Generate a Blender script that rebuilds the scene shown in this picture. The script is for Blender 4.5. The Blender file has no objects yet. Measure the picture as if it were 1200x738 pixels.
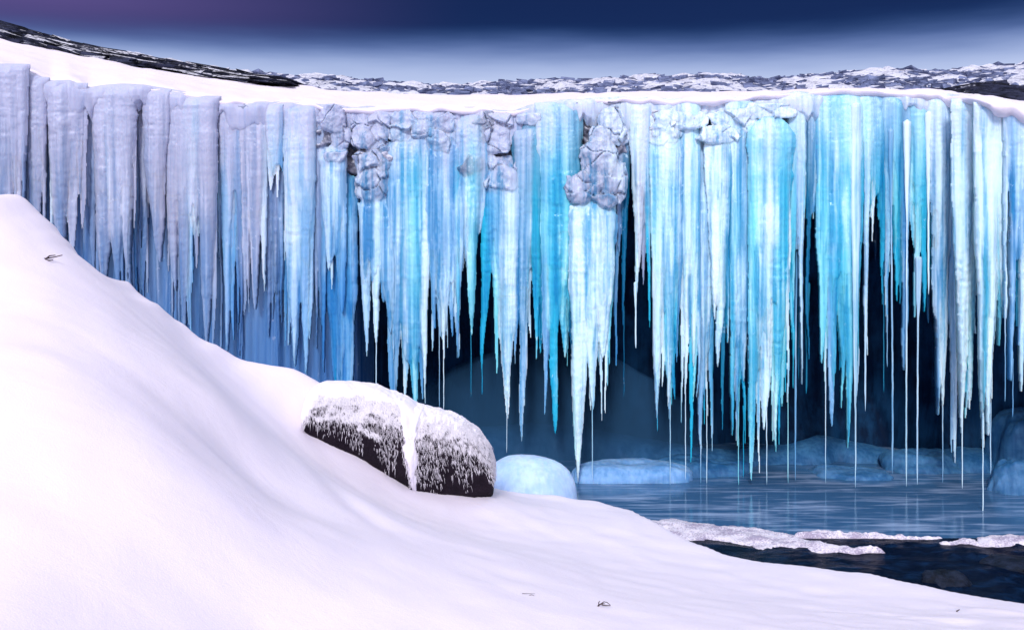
import bpy, math, random
import numpy as np
random.seed(7)
RS = np.random.RandomState(7)
C = bpy.context.scene.collection
sc = bpy.context.scene
R = math.radians

# ------------------------------------------------------------------ camera numbers
F = 1167.0          # focal length in photo pixels (1200 wide)
HZ = 250.0          # row of the horizon in the photo
ZC = 3.8            # eye height above the water
def wx(px, Y): return (px - 600.0) / F * Y
def wz(py, Y): return ZC + (HZ - py) / F * Y
def wm(p, Y): return p / F * Y

# ------------------------------------------------------------------ numpy noise
_P = RS.permutation(256); _P = np.concatenate([_P, _P, _P]); _V = RS.rand(256) * 2 - 1
def noise3(x, y, z):
    x = np.asarray(x, float); y = np.asarray(y, float); z = np.asarray(z, float)
    x, y, z = np.broadcast_arrays(x, y, z)
    xi = np.floor(x).astype(int); yi = np.floor(y).astype(int); zi = np.floor(z).astype(int)
    fx, fy, fz = x - xi, y - yi, z - zi
    f = lambda t: t * t * t * (t * (t * 6 - 15) + 10)
    u, v, w = f(fx), f(fy), f(fz)
    xi &= 255; yi &= 255; zi &= 255
    def h(a, b, c): return _V[_P[_P[_P[a & 255] + (b & 255)] + (c & 255)]]
    def L(a, b, t): return a + (b - a) * t
    return L(L(L(h(xi, yi, zi), h(xi+1, yi, zi), u), L(h(xi, yi+1, zi), h(xi+1, yi+1, zi), u), v),
             L(L(h(xi, yi, zi+1), h(xi+1, yi, zi+1), u), L(h(xi, yi+1, zi+1), h(xi+1, yi+1, zi+1), u), v), w)
def fbm(x, y, z, o=4, g=0.5):
    s = 0; a = 1; n = 0
    for i in range(o):
        s = s + a * noise3(x * 2**i + 17*i, y * 2**i + 5*i, z * 2**i + 9*i); n += a; a *= g
    return s / n
def worley(x, y, seed=0):
    """nearest cell: distance gap to the second nearest, a random value and the cell's own tilt"""
    xi = np.floor(x).astype(int); yi = np.floor(y).astype(int)
    f1 = np.full(x.shape, 9.0); f2 = np.full(x.shape, 9.0); val = np.zeros(x.shape); tx = np.zeros(x.shape); ty = np.zeros(x.shape); tz = np.zeros(x.shape)
    for a in (-1, 0, 1):
        for b in (-1, 0, 1):
            cx, cy = xi + a, yi + b
            h = _P[_P[(cx + seed) & 255] + (cy & 255)]; h2 = _P[h + 1]; h3 = _P[h2 + 7]; h4 = _P[h3 + 3]
            px_ = cx + .5 + .42 * _V[h]; py_ = cy + .5 + .42 * _V[h2]
            dx, dy = x - px_, y - py_; dd = np.sqrt(dx * dx + dy * dy)
            near = dd < f1
            f2 = np.where(near, f1, np.minimum(f2, dd)); f1 = np.where(near, dd, f1)
            val = np.where(near, _V[h3], val); tx = np.where(near, dx * _V[h4], tx); ty = np.where(near, dy * _V[h3 - 1], ty)
    return f1, f2 - f1, val, tx + ty
def flood(mask, start):
    c = start & mask
    while True:
        n = c.copy()
        n[:, 1:] |= c[:, :-1]; n[:, :-1] |= c[:, 1:]; n[1:] |= c[:-1]; n[:-1] |= c[1:]
        n &= mask
        if (n == c).all(): return c
        c = n
def sstep(a, b, x):
    t = np.clip((np.asarray(x, float) - a) / (b - a), 0, 1); return t * t * (3 - 2 * t)

# ------------------------------------------------------------------ mesh helpers
def mesh_obj(name, V, Fc, mat, parent=None, smooth=True):
    V = np.asarray(V, float)
    origin = np.array([V[:, 0].mean(), V[:, 1].mean(), V[:, 2].min()]) if parent is None else None
    me = bpy.data.meshes.new(name)
    W = V - origin if origin is not None else V - np.array(parent['_o'])
    me.from_pydata(W.tolist(), [], Fc)
    me.validate(); me.update()
    if smooth: me.polygons.foreach_set('use_smooth', [True] * len(me.polygons))
    me.materials.append(mat)
    o = bpy.data.objects.new(name, me); C.objects.link(o)
    if parent is None: o.location = origin; o['_o'] = origin.tolist()
    else: o.parent = parent; o['_o'] = parent['_o']
    return o
def fast_mesh(name, V, Q, mat, parent=None, normals=None, tint=None):
    """mesh from numpy quads, with given vertex normals and a per-vertex ice tint"""
    V = np.asarray(V, float)
    if parent is None: origin = np.array([V[:, 0].mean(), V[:, 1].mean(), V[:, 2].min()])
    else: origin = np.array(parent['_o'])
    me = bpy.data.meshes.new(name); n = len(Q)
    me.vertices.add(len(V)); me.vertices.foreach_set('co', (V - origin).astype(np.float32).ravel())
    me.loops.add(n * 4); me.loops.foreach_set('vertex_index', np.ascontiguousarray(Q, dtype=np.int32).ravel())
    me.polygons.add(n); me.polygons.foreach_set('loop_start', np.arange(0, 4 * n, 4, dtype=np.int32))
    me.update(calc_edges=True)
    me.polygons.foreach_set('use_smooth', np.ones(n, dtype=bool))
    if tint is not None:
        at = me.attributes.new('tint', 'FLOAT_COLOR', 'POINT'); at.data.foreach_set('color', np.asarray(tint, dtype=np.float32).ravel())
    if normals is not None: me.normals_split_custom_set_from_vertices(normals.astype(float).tolist())
    me.materials.append(mat)
    o = bpy.data.objects.new(name, me); C.objects.link(o)
    if parent is None: o.location = origin; o['_o'] = origin.tolist()
    else: o.parent = parent; o['_o'] = parent['_o']
    return o
def empty(name, loc):
    o = bpy.data.objects.new(name, None); C.objects.link(o); o.location = loc; o['_o'] = list(loc)
    return o
def tag(o, label=None, cat=None, group=None, kind=None):
    if label: o['label'] = label
    if cat: o['category'] = cat
    if group: o['group'] = group
    if kind: o['kind'] = kind
    return o
def grid_faces(nu, nv, wrap=False):
    f = []
    for i in range(nu if wrap else nu - 1):
        a = i * nv; b = ((i + 1) % nu) * nv
        for j in range(nv - 1): f.append((a + j, b + j, b + j + 1, a + j + 1))
    return f
class MB:
    def __init__(s): s.v = []; s.f = []; s.n = 0
    def add(s, V, Fc):
        s.v.append(np.asarray(V, float)); s.f += [tuple(i + s.n for i in q) for q in Fc]; s.n += len(V)
    def build(s, name, mat, parent=None, smooth=True): return mesh_obj(name, np.concatenate(s.v), s.f, mat, parent, smooth)
def icosphere(sub):
    import bmesh
    bm = bmesh.new(); bmesh.ops.create_icosphere(bm, subdivisions=sub, radius=1)
    V = np.array([v.co[:] for v in bm.verts]); Fc = [tuple(v.index for v in f.verts) for f in bm.faces]
    bm.free(); return V, Fc
ICO = {k: icosphere(k) for k in (2, 3, 4, 5, 6)}
def lump(c, r, seed, amp=0.25, fr=1.4, sub=4, crack=0.0, blocky=False):
    V, Fc = ICO[sub]
    S = V
    if blocky:
        rs = np.random.RandomState(int(seed * 100)); Q, _ = np.linalg.qr(np.eye(3) + rs.normal(0, .22, (3, 3))); Q = Q * np.sign(np.diag(Q))
        U = V @ Q; S = (U / ((np.abs(U) ** 4.2).sum(1) ** (1 / 4.2))[:, None]) @ Q.T * .9
    n = fbm(V[:, 0]*fr + seed, V[:, 1]*fr + seed*.7, V[:, 2]*fr, 5, .55)
    k = 1 + amp * n
    if crack: k = k - crack * np.exp(-(fbm(V[:,0]*2+seed*3, V[:,1]*2, V[:,2]*2.6, 3) / 0.04)**2)
    return np.array(c) + S * k[:, None] * np.array(r), Fc

# ------------------------------------------------------------------ node helpers
class NT:
    def __init__(s, m):
        s.t = m.node_tree if hasattr(m, 'node_tree') else m; s.n = s.t.nodes; s.l = s.t.links
    def new(s, typ, **k):
        n = s.n.new(typ)
        for a, b in k.items(): setattr(n, a, b)
        return n
    def put(s, sock, v):
        if hasattr(v, 'links') or isinstance(v, bpy.types.NodeSocket): s.l.new(v, sock)
        else: sock.default_value = v
    def math(s, op, a, b=0.0, c=0.0, clamp=False):
        n = s.new('ShaderNodeMath', operation=op, use_clamp=clamp)
        for i, v in enumerate((a, b, c)): s.put(n.inputs[i], v)
        return n.outputs[0]
    def mix(s, f, a, b, bt='MIX'):
        n = s.new('ShaderNodeMix', data_type='RGBA', blend_type=bt)
        s.put(n.inputs[0], f); s.put(n.inputs[6], a); s.put(n.inputs[7], b); return n.outputs[2]
    def mixf(s, f, a, b):
        n = s.new('ShaderNodeMix', data_type='FLOAT')
        s.put(n.inputs[0], f); s.put(n.inputs[2], a); s.put(n.inputs[3], b); return n.outputs[0]
    def ss(s, v, a, b, lo=0.0, hi=1.0):
        n = s.new('ShaderNodeMapRange', interpolation_type='SMOOTHSTEP')
        s.put(n.inputs[0], v); s.put(n.inputs[1], a); s.put(n.inputs[2], b); s.put(n.inputs[3], lo); s.put(n.inputs[4], hi)
        return n.outputs[0]
    def pos(s):
        return s.new('ShaderNodeNewGeometry').outputs['Position']
    def scale(s, v, sc_):
        n = s.new('ShaderNodeVectorMath', operation='MULTIPLY'); s.put(n.inputs[0], v); n.inputs[1].default_value = sc_; return n.outputs[0]
    def noise(s, v, scale=1.0, detail=4.0, rough=0.5, dist=0.0):
        n = s.new('ShaderNodeTexNoise'); s.put(n.inputs['Vector'], v)
        n.inputs['Scale'].default_value = scale; n.inputs['Detail'].default_value = detail
        n.inputs['Roughness'].default_value = rough; n.inputs['Distortion'].default_value = dist
        return n.outputs[0]
    def bump(s, h, strength=0.3, dist=0.02, nrm=None):
        n = s.new('ShaderNodeBump'); n.inputs['Strength'].default_value = strength; n.inputs['Distance'].default_value = dist
        s.put(n.inputs['Height'], h)
        if nrm is not None: s.put(n.inputs['Normal'], nrm)
        return n.outputs[0]
def mat(name):
    m = bpy.data.materials.new(name); m.use_nodes = True
    t = NT(m); b = m.node_tree.nodes['Principled BSDF']
    return m, t, b
def rgb(*c): return (c[0], c[1], c[2], 1.0)

# ---- ice: object colour = body colour of the ice, object alpha = how frosted it is
def make_ice(name, sss=0.5, trans=0.22, attr=False):
    m, t, b = mat(name)
    p = t.pos()
    if attr: oi = t.new('ShaderNodeAttribute', attribute_name='tint')
    else: oi = t.new('ShaderNodeObjectInfo')
    wob = t.noise(t.scale(p, (1.5, 1.5, 1.5)), 1, 2, .5)
    s1 = t.noise(t.scale(p, (5, 5, .3)), 1, 2, .5)
    s2 = t.noise(t.scale(p, (14, 14, .35)), 1, 3, .5)
    s3 = t.noise(t.scale(p, (60, 60, 14)), 1, 3, .6)
    rib = t.noise(t.scale(p, (5, 5, 38)), 1, 2, .5)
    pt = t.noise(t.scale(p, (2.2, 2.2, .8)), 1, 4, .6)
    blot = t.noise(t.scale(p, (12, 12, 9)), 1, 5, .65)
    sep = t.new('ShaderNodeSeparateXYZ'); t.put(sep.inputs[0], p)
    st = t.math('ADD', t.math('MULTIPLY', s1, .42), t.math('ADD', t.math('MULTIPLY', s2, .43), t.math('MULTIPLY', t.noise(t.scale(p, (42, 42, .6)), 1, 2, .5), .15)))
    milky = t.ss(t.math('ADD', sep.outputs['X'], t.math('MULTIPLY', pt, 1.2)), -1.2, -3.0)     # the western ice is milkier, less clear
    deep = t.mix(1.0, oi.outputs['Color'], t.mix(milky, rgb(.16, .52, .72), rgb(.62, .74, .86)), 'MULTIPLY')
    base = t.mix(t.ss(st, .36, .58), deep, oi.outputs['Color'])
    # clearer, bluer ice low down in the sheltered western half
    low = t.math('MULTIPLY', t.ss(t.math('ADD', sep.outputs['Z'], t.math('MULTIPLY', t.math('SUBTRACT', s1, .5), 3.0)), 4.3, 2.2), t.ss(sep.outputs['X'], -1.4, -2.4))
    base = t.mix(t.math('MULTIPLY', low, .85), base, t.mix(1.0, base, rgb(.42, .74, .95), 'MULTIPLY'))
    # frost: white where air is trapped
    fa = t.math('ADD', t.math('MULTIPLY', s2, .5), t.math('MULTIPLY', pt, .5))
    fa = t.math('ADD', fa, t.math('MULTIPLY', t.math('SUBTRACT', oi.outputs['Alpha'], .5), .30))
    fr = t.ss(fa, .46, .72)
    flk = t.math('MULTIPLY', t.ss(blot, .60, .70), t.ss(pt, .45, .6))
    fr = t.math('MAXIMUM', fr, t.math('MULTIPLY', flk, .7))
    fr = t.math('MULTIPLY', fr, t.math('SUBTRACT', 1.0, t.math('MULTIPLY', low, .5)))
    col = t.mix(t.math('MULTIPLY', fr, .8), base, t.mix(milky, rgb(.66, .88, .98), rgb(.62, .68, .82)))
    # milky grey rime near the lip, heaviest in the west
    zt = t.math('ADD', sep.outputs['Z'], t.math('MULTIPLY', t.math('SUBTRACT', st, .5), 3.0))
    west = t.ss(sep.outputs['X'], 3.2, -.6, .55, .88)
    top = t.math('MULTIPLY', t.ss(zt, 3.9, 5.5), t.math('MULTIPLY', west, t.ss(oi.outputs['Alpha'], .1, .5, .35, 1.0)))
    col = t.mix(top, col, t.mix(t.ss(sep.outputs['X'], 3.0, -1.0), rgb(.70, .82, .94), rgb(.43, .46, .62)))
    t.put(b.inputs['Base Color'], col)
    b.inputs['Subsurface Weight'].default_value = sss
    b.inputs['Subsurface Radius'].default_value = (.5, .8, 1.0)
    b.inputs['Subsurface Scale'].default_value = .035
    t.put(b.inputs['Transmission Weight'], t.math('MULTIPLY', t.math('SUBTRACT', 1.0, t.math('MAXIMUM', fr, top)), trans))
    t.put(b.inputs['Roughness'], t.mixf(t.math('MAXIMUM', fr, top), .12, .45))
    b.inputs['IOR'].default_value = 1.31
    h = t.math('ADD', t.math('MULTIPLY', s2, .8), t.math('MULTIPLY', s3, .35))
    h = t.math('ADD', h, t.math('ADD', t.math('MULTIPLY', blot, .35), t.math('MULTIPLY', rib, .10)))
    t.put(b.inputs['Normal'], t.bump(h, .5, .03))
    return m
ICE = make_ice('glacier_ice')
NEEDLEICE = make_ice('thin_needle_ice', sss=0.0, trans=.25)
FALLICE = make_ice('fused_glacier_ice', attr=True)

def make_snow(name, col=(.88, .87, .90), rough_bump=.35):
    m, t, b = mat(name)
    p = t.pos()
    g = t.noise(p, 90, 3, .6)
    w = t.noise(t.scale(p, (1.7, 2.2, 1.7)), 1.6, 6, .6, .4)
    big = t.noise(p, .7, 3, .5)
    t.put(b.inputs['Base Color'], t.mix(big, rgb(col[0]*.965, col[1]*.95, col[2]), rgb(*col)))
    b.inputs['Roughness'].default_value = .65
    b.inputs['Specular IOR Level'].default_value = .25
    b.inputs['Subsurface Weight'].default_value = .25
    b.inputs['Subsurface Radius'].default_value = (.6, .7, 1.0)
    b.inputs['Subsurface Scale'].default_value = .03
    h = t.math('ADD', t.math('MULTIPLY', g, .22), t.math('MULTIPLY', w, 1.0))
    t.put(b.inputs['Normal'], t.bump(h, rough_bump, .05))
    return m
SNOW = make_snow('wind_packed_snow', (.77, .73, .815), .22)
CRUST = make_snow('granular_snow_crust', (.85, .82, .9), .9)
_t = NT(CRUST); _b = CRUST.node_tree.nodes['Principled BSDF']; _p = _t.pos()
_n = _t.math('ADD', _t.math('MULTIPLY', _t.noise(_p, 42, 3, .7), .5), _t.math('MULTIPLY', _t.noise(_t.scale(_p, (3, 6, 3)), 1, 4, .6), .5))
_t.put(_b.inputs['Base Color'], _t.mix(_t.ss(_n, .40, .56), rgb(.36, .32, .44), rgb(.78, .74, .83)))

def make_rock(name, dark, light, snow_lo, snow_hi, amount=1.0, scale=1.0, strata=True, spec=.3):
    m, t, b = mat(name)
    p = t.pos()
    n1 = t.noise(t.scale(p, (1.3*scale, 1.3*scale, (5 if strata else 1.3)*scale)), 1.5, 6, .65)
    n2 = t.noise(p, 14*scale, 4, .6)
    col = t.mix(t.ss(n1, .35, .7), rgb(*dark), rgb(*light))
    geo = t.new('ShaderNodeNewGeometry')
    sep = t.new('ShaderNodeSeparateXYZ'); t.put(sep.inputs[0], geo.outputs['Normal'])
    b.inputs['Specular IOR Level'].default_value = spec
    up = t.math('ADD', sep.outputs['Z'], t.math('MULTIPLY', t.math('SUBTRACT', n2, .5), 1.1))
    up = t.math('ADD', up, t.math('MULTIPLY', t.math('SUBTRACT', n1, .5), .8))
    sn = t.math('MULTIPLY', t.ss(up, snow_lo, snow_hi), amount)
    t.put(b.inputs['Base Color'], t.mix(sn, col, rgb(.80, .82, .92)))
    t.put(b.inputs['Roughness'], t.mixf(sn, .5, .75))
    t.put(b.inputs['Normal'], t.bump(t.math('ADD', n1, t.math('MULTIPLY', n2, .3)), .8, .08))
    return m
RUBBLE = make_rock('snow_dusted_rubble', (.03, .04, .10), (.20, .25, .43), .45, 1.05, .75, 1.2)
RIDGE = make_rock('rocky_slope', (.04, .055, .12), (.22, .27, .45), .45, 1.1, .75, 1.3)
OUTCROP = make_rock('black_layered_rock', (.003, .004, .008), (.035, .042, .085), .55, 1.1, .8, 1.6, True, .12)
CLIFFROCK = make_rock('frozen_cliff_rock', (.12, .13, .18), (.40, .43, .58), .1, .8, .75, 2.2, False)
LUMPICE = make_rock('rime_coated_ice', (.34, .40, .56), (.62, .68, .84), .0, .7, .75, 2.2, False)

# ------------------------------------------------------------------ frozen shapes
def strand(xc, xt, z0, z1, Y, w, seed, th=None, fil=0.0, pw=.55, flute=.14, jag=0.0, nth=None, nz=None, dome=True, yt=0.0):
    """a hanging tapered ice shape with an irregular, fluted section"""
    th = th or w * .9
    L = z0 - z1
    nth = nth or int(np.clip(10 + w * 60, 12, 64)); nz = nz or int(np.clip(L * 22, 24, 110))
    t = np.linspace(0, 1, nz)
    t = t + .35 * (t * t * (3 - 2*t) - t)
    tb = 1 - fil
    body = np.clip(1 - t / tb, 0, 1) ** pw
    rf = min(.011 / (w / 2), .6)
    thin = rf * np.clip((1 - t) * 14, 0, 1) ** .6
    Rr = np.maximum(body, thin)
    if dome:
        td = min(.35 * w / L, .3)
        Rr = Rr * np.where(t < td, np.sqrt(np.clip(1 - (1 - t / td) ** 2, 0.02, 1)), 1)
    zz = t * L
    fade = np.clip(1 - t * .6, 0, 1)
    Rr = Rr * (1 + .17 * noise3(zz * 1.3, seed * 3.1, 0) + .05 * noise3(zz * 9, seed * 1.7, 4) + .025 * noise3(zz * 26, seed, 8))
    wig = min(.05, .22 * w) * t * (1 - .75 * (fil > 0))
    cx = xc + (xt - xc) * sstep(0, .9, t) + wig * noise3(zz * 1.1, seed * 2.3, 2) + .003 * noise3(zz * 7, seed, 3)
    cy = Y + yt * t + wig * noise3(zz * 1.1, seed * 1.3, 7)
    a = np.linspace(0, 2 * np.pi, nth, endpoint=False)[:, None]
    k1 = max(.9, w / 2 / .07); k2 = max(1.8, w / 2 / .026)
    zz_ = zz[None, :]
    rr = 1 + flute * 1.3 * noise3(np.cos(a) * k1 + seed, np.sin(a) * k1 * th / w, zz_ * .55) \
           + flute * .75 * noise3(np.cos(a) * k2 + seed * 2, np.sin(a) * k2 * th / w, zz_ * 1.0 + seed)
    X = cx[None, :] + Rr[None, :] * rr * w / 2 * np.cos(a)
    Yy = cy[None, :] + Rr[None, :] * rr * th / 2 * np.sin(a)
    Z = np.broadcast_to(z0 - zz_, X.shape).copy()
    if jag: Z = Z - jag * (noise3(X * 11 + seed, 0, 3) + .7 * noise3(X * 30 + seed, 2, 5)) * sstep(.25, .95, t)[None, :]
    Z = Z + .015 * noise3(X * 9, Yy * 9, seed) * fade
    V = np.stack([X, Yy, Z], -1).reshape(-1, 3)
    Fc = grid_faces(nth, nz, True)
    n = len(V)
    V = np.concatenate([V, [[cx[0], cy[0], z0 + .001], [cx[-1], cy[-1], z1 - .004]]])
    for i in range(nth):
        j = (i + 1) % nth
        Fc.append((i * nz, n, j * nz)); Fc.append((i * nz + nz - 1, j * nz + nz - 1, n + 1))
    Fc = [tuple(reversed(f)) for f in Fc]
    return V, Fc

TINT = {
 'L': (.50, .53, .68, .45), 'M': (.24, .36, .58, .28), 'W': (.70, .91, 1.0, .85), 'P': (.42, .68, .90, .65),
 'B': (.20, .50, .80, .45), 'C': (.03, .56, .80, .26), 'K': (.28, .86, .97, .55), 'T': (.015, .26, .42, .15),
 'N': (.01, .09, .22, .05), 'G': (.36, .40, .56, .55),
}
def lipY(px): return np.interp(px, [-200, 0, 150, 300, 600, 900, 1060, 1110, 1150, 1200, 1300, 1500], [12.6, 13.2, 13.6, 13.95, 14.1, 13.95, 13.85, 13.7, 12.9, 12.6, 12.4, 12.0])
LIP_PX = [-300, -60, 0, 35, 60, 80, 105, 140, 170, 215, 255, 290, 330, 420, 470, 520, 545, 600, 640, 690, 760, 800, 850, 900, 980, 1060, 1110, 1160, 1200, 1300, 1500]
LIP_PY = [ 40,  66, 78, 87, 97, 96, 103, 101, 102, 110, 118, 122, 121, 127, 129, 126, 127, 132, 121, 116, 116, 118, 117, 112, 108, 109, 112, 118, 124, 138, 160]
def lipPY(px): return np.interp(px, LIP_PX, LIP_PY)

seedc = [0]
def nseed():
    seedc[0] += 1; return seedc[0] * 7.31 % 211
COLGROUP = 'frozen columns of the ice fall'
NEIGH = {'L':'LLM','M':'MLB','W':'WWPK','P':'PPWB','B':'BPC','C':'CCTK','K':'KKWC','T':'TCN','G':'GLM','N':'TN'}
def column(label, x0, x1, ytop, ybody, tint, strands, dy=0.0, lumps=(), thick=None, extra=1.0, kindname='ice_column', fl=.16, ltint='G', cat='ice column'):
    """one fused mass of ice: many hanging shapes melted together into a single relief, front and back"""
    xm = (x0 + x1) / 2; Y = float(lipY(xm)) + dy
    hang = ytop - float(lipPY(xm)) < 38 and not any(abs(l[0] - xm) < (x1 - x0) * .4 for l in lumps)
    yt0 = float(lipPY(xm)) + 1 if hang else ytop
    rnd = random.uniform
    tips = sorted(q[2] for q in strands); ylong = tips[len(tips) * 2 // 3]
    yb = ybody + .1 * max(0, ylong - ybody)
    S = []      # x_top, x_tip, y_top, y_tip, width(px), offset(m), tint, taper power, section exponent, aspect, child name
    wpx = x1 - x0
    BASE = {'L':'L','M':'M','W':'B','K':'C','P':'B','B':'B','C':'C','T':'T','N':'N','G':'G'}[tint]
    S.append((xm, xm, yt0, yb - (yb - yt0) * (.45 if tint in 'LM' else .12), wpx * 1.04, 0.0, BASE, .24, 3.0, min(.5, .12 / (wm(wpx, Y) / 2)), 'base'))
    needles = []
    for q in strands:
        x, w_, yp = q[:3]; xt = q[3] if len(q) > 3 and q[3] else x
        tn = q[4] if len(q) > 4 and q[4] else tint
        y0 = q[5] if len(q) > 5 and q[5] else yt0 + (0 if hang else rnd(0, 6))
        fil = q[6] if len(q) > 6 else 0.0
        ye = yp - (yp - y0) * fil * .8
        S.append((x, xt, y0, ye, w_ * 1.5, rnd(.0, .06), tn, rnd(.5, .85), 2.0, rnd(.75, 1.0), 'icicle'))
        if fil > 0: needles.append((xt, ye - (ye - y0) * .12, yp, tn))
        if random.random() < .6:
            u = rnd(-.45, .45) * w_
            S.append((x + u, x + (xt - x) + u * .7, y0, y0 + (ye - y0) * rnd(.35, .9), w_ * rnd(.4, .7), rnd(.02, .07), random.choice(NEIGH[tn]), rnd(.45, .9), 2.0, rnd(.6, .9), None))
    fine = tint in 'LM'
    if fine: extra = extra * 2.0
    nb = max(1, int(round(wpx / 15.0 * extra)))
    for k in range(nb):      # broad smooth melted lobes that narrow into long points
        x = x0 + wpx * (k + rnd(.25, .75)) / nb; y_ = ytop + (yb - ytop) * (rnd(.4, 1.12) if fine else rnd(.7, 1.15))
        S.append((x, x + rnd(-3, 3), yt0, y_, rnd(7, 15) if fine else rnd(14, 28), rnd(-.01, .03) if fine else rnd(-.02, .05), random.choice(tint + tint + NEIGH[tint]), rnd(.4, .7), 2.0, rnd(.55, .8), 'icicle' if random.random() < .4 else None))
    lo_ = tips[-1] if len(tips) < 3 else tips[-2]
    if lo_ > yb + 35:
        for k in range(int(wpx / 10 * extra)):      # long spikes below the melted mass
            x = rnd(x0 + 2, x1 - 2); y_ = yb + (lo_ - yb) * rnd(.0, .95) ** 1.3
            S.append((x, x + rnd(-2, 2), yt0, y_, rnd(7, 18), rnd(.0, .05), random.choice(NEIGH[tint]), rnd(.55, .9), 2.0, rnd(.6, .9), 'icicle' if random.random() < .5 else None))
    for k in range(int(wpx / 9 * extra)):
        x = rnd(x0 + 1, x1 - 1)
        S.append((x, x + rnd(-1.5, 1.5), yt0 + rnd(0, 25), ytop + (yb - ytop) * (.2 + .95 * random.random() ** .8), rnd(3, 9), rnd(.0, .05), random.choice(NEIGH[tint]), rnd(.5, 1.0), 2.0, rnd(.6, 1.0), 'icicle' if random.random() < .3 else None))
    xs0 = min(min(q[0], q[1]) - q[4] * .75 for q in S); xs1 = max(max(q[0], q[1]) + q[4] * .75 for q in S)
    for l in lumps: xs0 = min(xs0, l[0] - l[2] * 1.3); xs1 = max(xs1, l[0] + l[2] * 1.3)
    ztop = max(wz(yt0, Y), max([wz(l[1] - l[3] * 1.3, Y) for l in lumps] + [-9])); zbot = wz(max(q[3] for q in S), Y)
    gx = np.arange(wx(xs0, Y), wx(xs1, Y), .0085); gz = np.concatenate([np.arange(ztop, ztop - .7, -.012), np.arange(ztop - .7, zbot - .02, -.02)])
    GX, GZ = np.meshgrid(gx, gz, indexing='ij'); sd = nseed()
    warp = .012 * noise3(GX * 5, sd, GZ * 1.2)
    K = 38.0; num = np.zeros(GX.shape); col = np.zeros(GX.shape + (4,)); best = np.full(GX.shape, -9.0); lab = np.zeros(GX.shape, int); dmx = np.full(GX.shape, -9.0)
    names = []; z0b = wz(yt0, Y)
    if not hang:      # rounded shoulders
        S = [q if q[10] == 'base' else q[:2] + (q[2] + .42 * wpx * min(1, abs((q[0] - xm) / (wpx / 2))) ** 2.2 + rnd(0, 5),) + q[3:] for q in S]
    for q in S:
        xt, xe, ya, ye, w_, D, tn, pw, ex, asp, nm = q
        za, ze = wz(ya, Y), wz(ye, Y); L = za - ze; w = wm(w_, Y); sdd = nseed()
        sel = (gz <= za + 1e-6) & (gz >= ze)
        if sel.sum() < 2: names.append((None, 0)); continue
        Z = gz[sel]; t = (za - Z) / L
        Rr = w / 2 * np.clip(1 - t, 0, 1) ** pw * (1 + .22 * noise3(Z * 1.4, sdd, 0) + .07 * noise3(Z * 7, sdd, 4) + .04 * noise3(Z * 22, sdd, 8))
        Rr = np.maximum(Rr, .014 * np.clip((1 - t) * 9, .3, 1))
        c = wx(xt, Y) + (wx(xe, Y) - wx(xt, Y)) * sstep(0, .9, t) + min(.03, .2 * w) * t * noise3(Z * 1.1, sdd, 2) + .004 * noise3(Z * 6, sdd, 3)
        u = np.abs((GX[:, sel] + warp[:, sel] - c[None, :]) / Rr[None, :])
        inside = u < 1
        if nm == 'base':       # torn lower edge, rounded shoulders
            xx = GX[:, sel]; tear = (.30 + .55 * noise3(xx * 8, sdd, 1) + .40 * noise3(xx * 23, sdd, 2)) * min(.38 * L, .9)
            inside &= (Z[None, :] - ze) > np.clip(tear, 0, None)
            if not hang: inside &= (za - Z[None, :]) > .45 * w * u ** 2.4
        h = D * sstep(0, .25, t)[None, :] + (asp * Rr)[None, :] * np.clip(1 - u ** ex, 0, 1) ** .55
        if nm == 'base' and hang: pass
        elif ya > yt0 + 2 and nm == 'icicle' or not hang:
            h = h * np.sqrt(np.clip(1 - (1 - np.clip(t * L / (.8 * w + .02), 0, 1)) ** 2, 0, 1))[None, :]
        hv = np.where(inside, h, -9)
        e = np.where(inside, np.exp(K * np.clip(hv, -.2, .6)), 0)
        num[:, sel] += e; col[:, sel] += e[..., None] * np.array(TINT[tn])
        nm = None if nm == 'base' else nm; names.append((nm, za - L * (.5 if nm else 2)))
        ll = len(names)
        b_ = best[:, sel]; l_ = lab[:, sel]; up = inside & (hv > b_)
        b_[up] = hv[up]; l_[up] = ll; best[:, sel] = b_; lab[:, sel] = l_
    for (lx, ly, rx, ry) in lumps:
        sdd = nseed(); cx, cz, ax, az = wx(lx, Y), wz(ly, Y), wm(rx, Y) * 1.12, wm(ry, Y) * 1.12
        qx = (GX - cx) / ax / 1.12 + .30 * fbm(GX * 6, sdd, GZ * 6, 3); qz = (GZ - cz) / az / 1.12 + .30 * fbm(GX * 6, sdd + 9, GZ * 6, 3)
        rr = (np.abs(qx) ** 2.8 + np.abs(qz) ** 2.8) ** (1 / 2.8); inside = rr < 1
        wx_ = GX * 2.7 + .35 * fbm(GX * 3, 2, GZ * 3, 3); wz_ = GZ * 3.2 + .35 * fbm(GX * 3, 8, GZ * 3, 3)
        F1, gap, cv, tl = worley(wx_, wz_, int(sdd))
        h = .05 + min(ax, az) * .55 * np.clip(1 - rr ** 2.4, 0, 1) ** .5 + .05 * cv + .10 * tl + .05 * fbm(GX * 7, sdd, GZ * 8, 5, .55) - (.012 if ltint == 'W' else .05) * (1 - sstep(0, .06, gap))
        e = np.where(inside, np.exp(K * np.clip(h, -.2, .6)), 0)
        num += e; tc_ = {'R': (.22, .25, .34, .15), 'W': (.58, .70, .86, .75), 'G': (.46, .52, .68, .5)}[ltint]
        col += e[..., None] * np.array(tc_)
        names.append(('frozen_boulder', 99)); ll = len(names); up = inside & (h > best); best[up] = h[up]; lab[up] = ll
    ok = num > 0
    d = np.where(ok, np.log(np.maximum(num, 1e-30)) / K, 0); col = col / np.maximum(num, 1e-30)[..., None]
    d = np.clip(d, .002, .55)
    hf = np.clip(d / .05, .15, 1)
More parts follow.
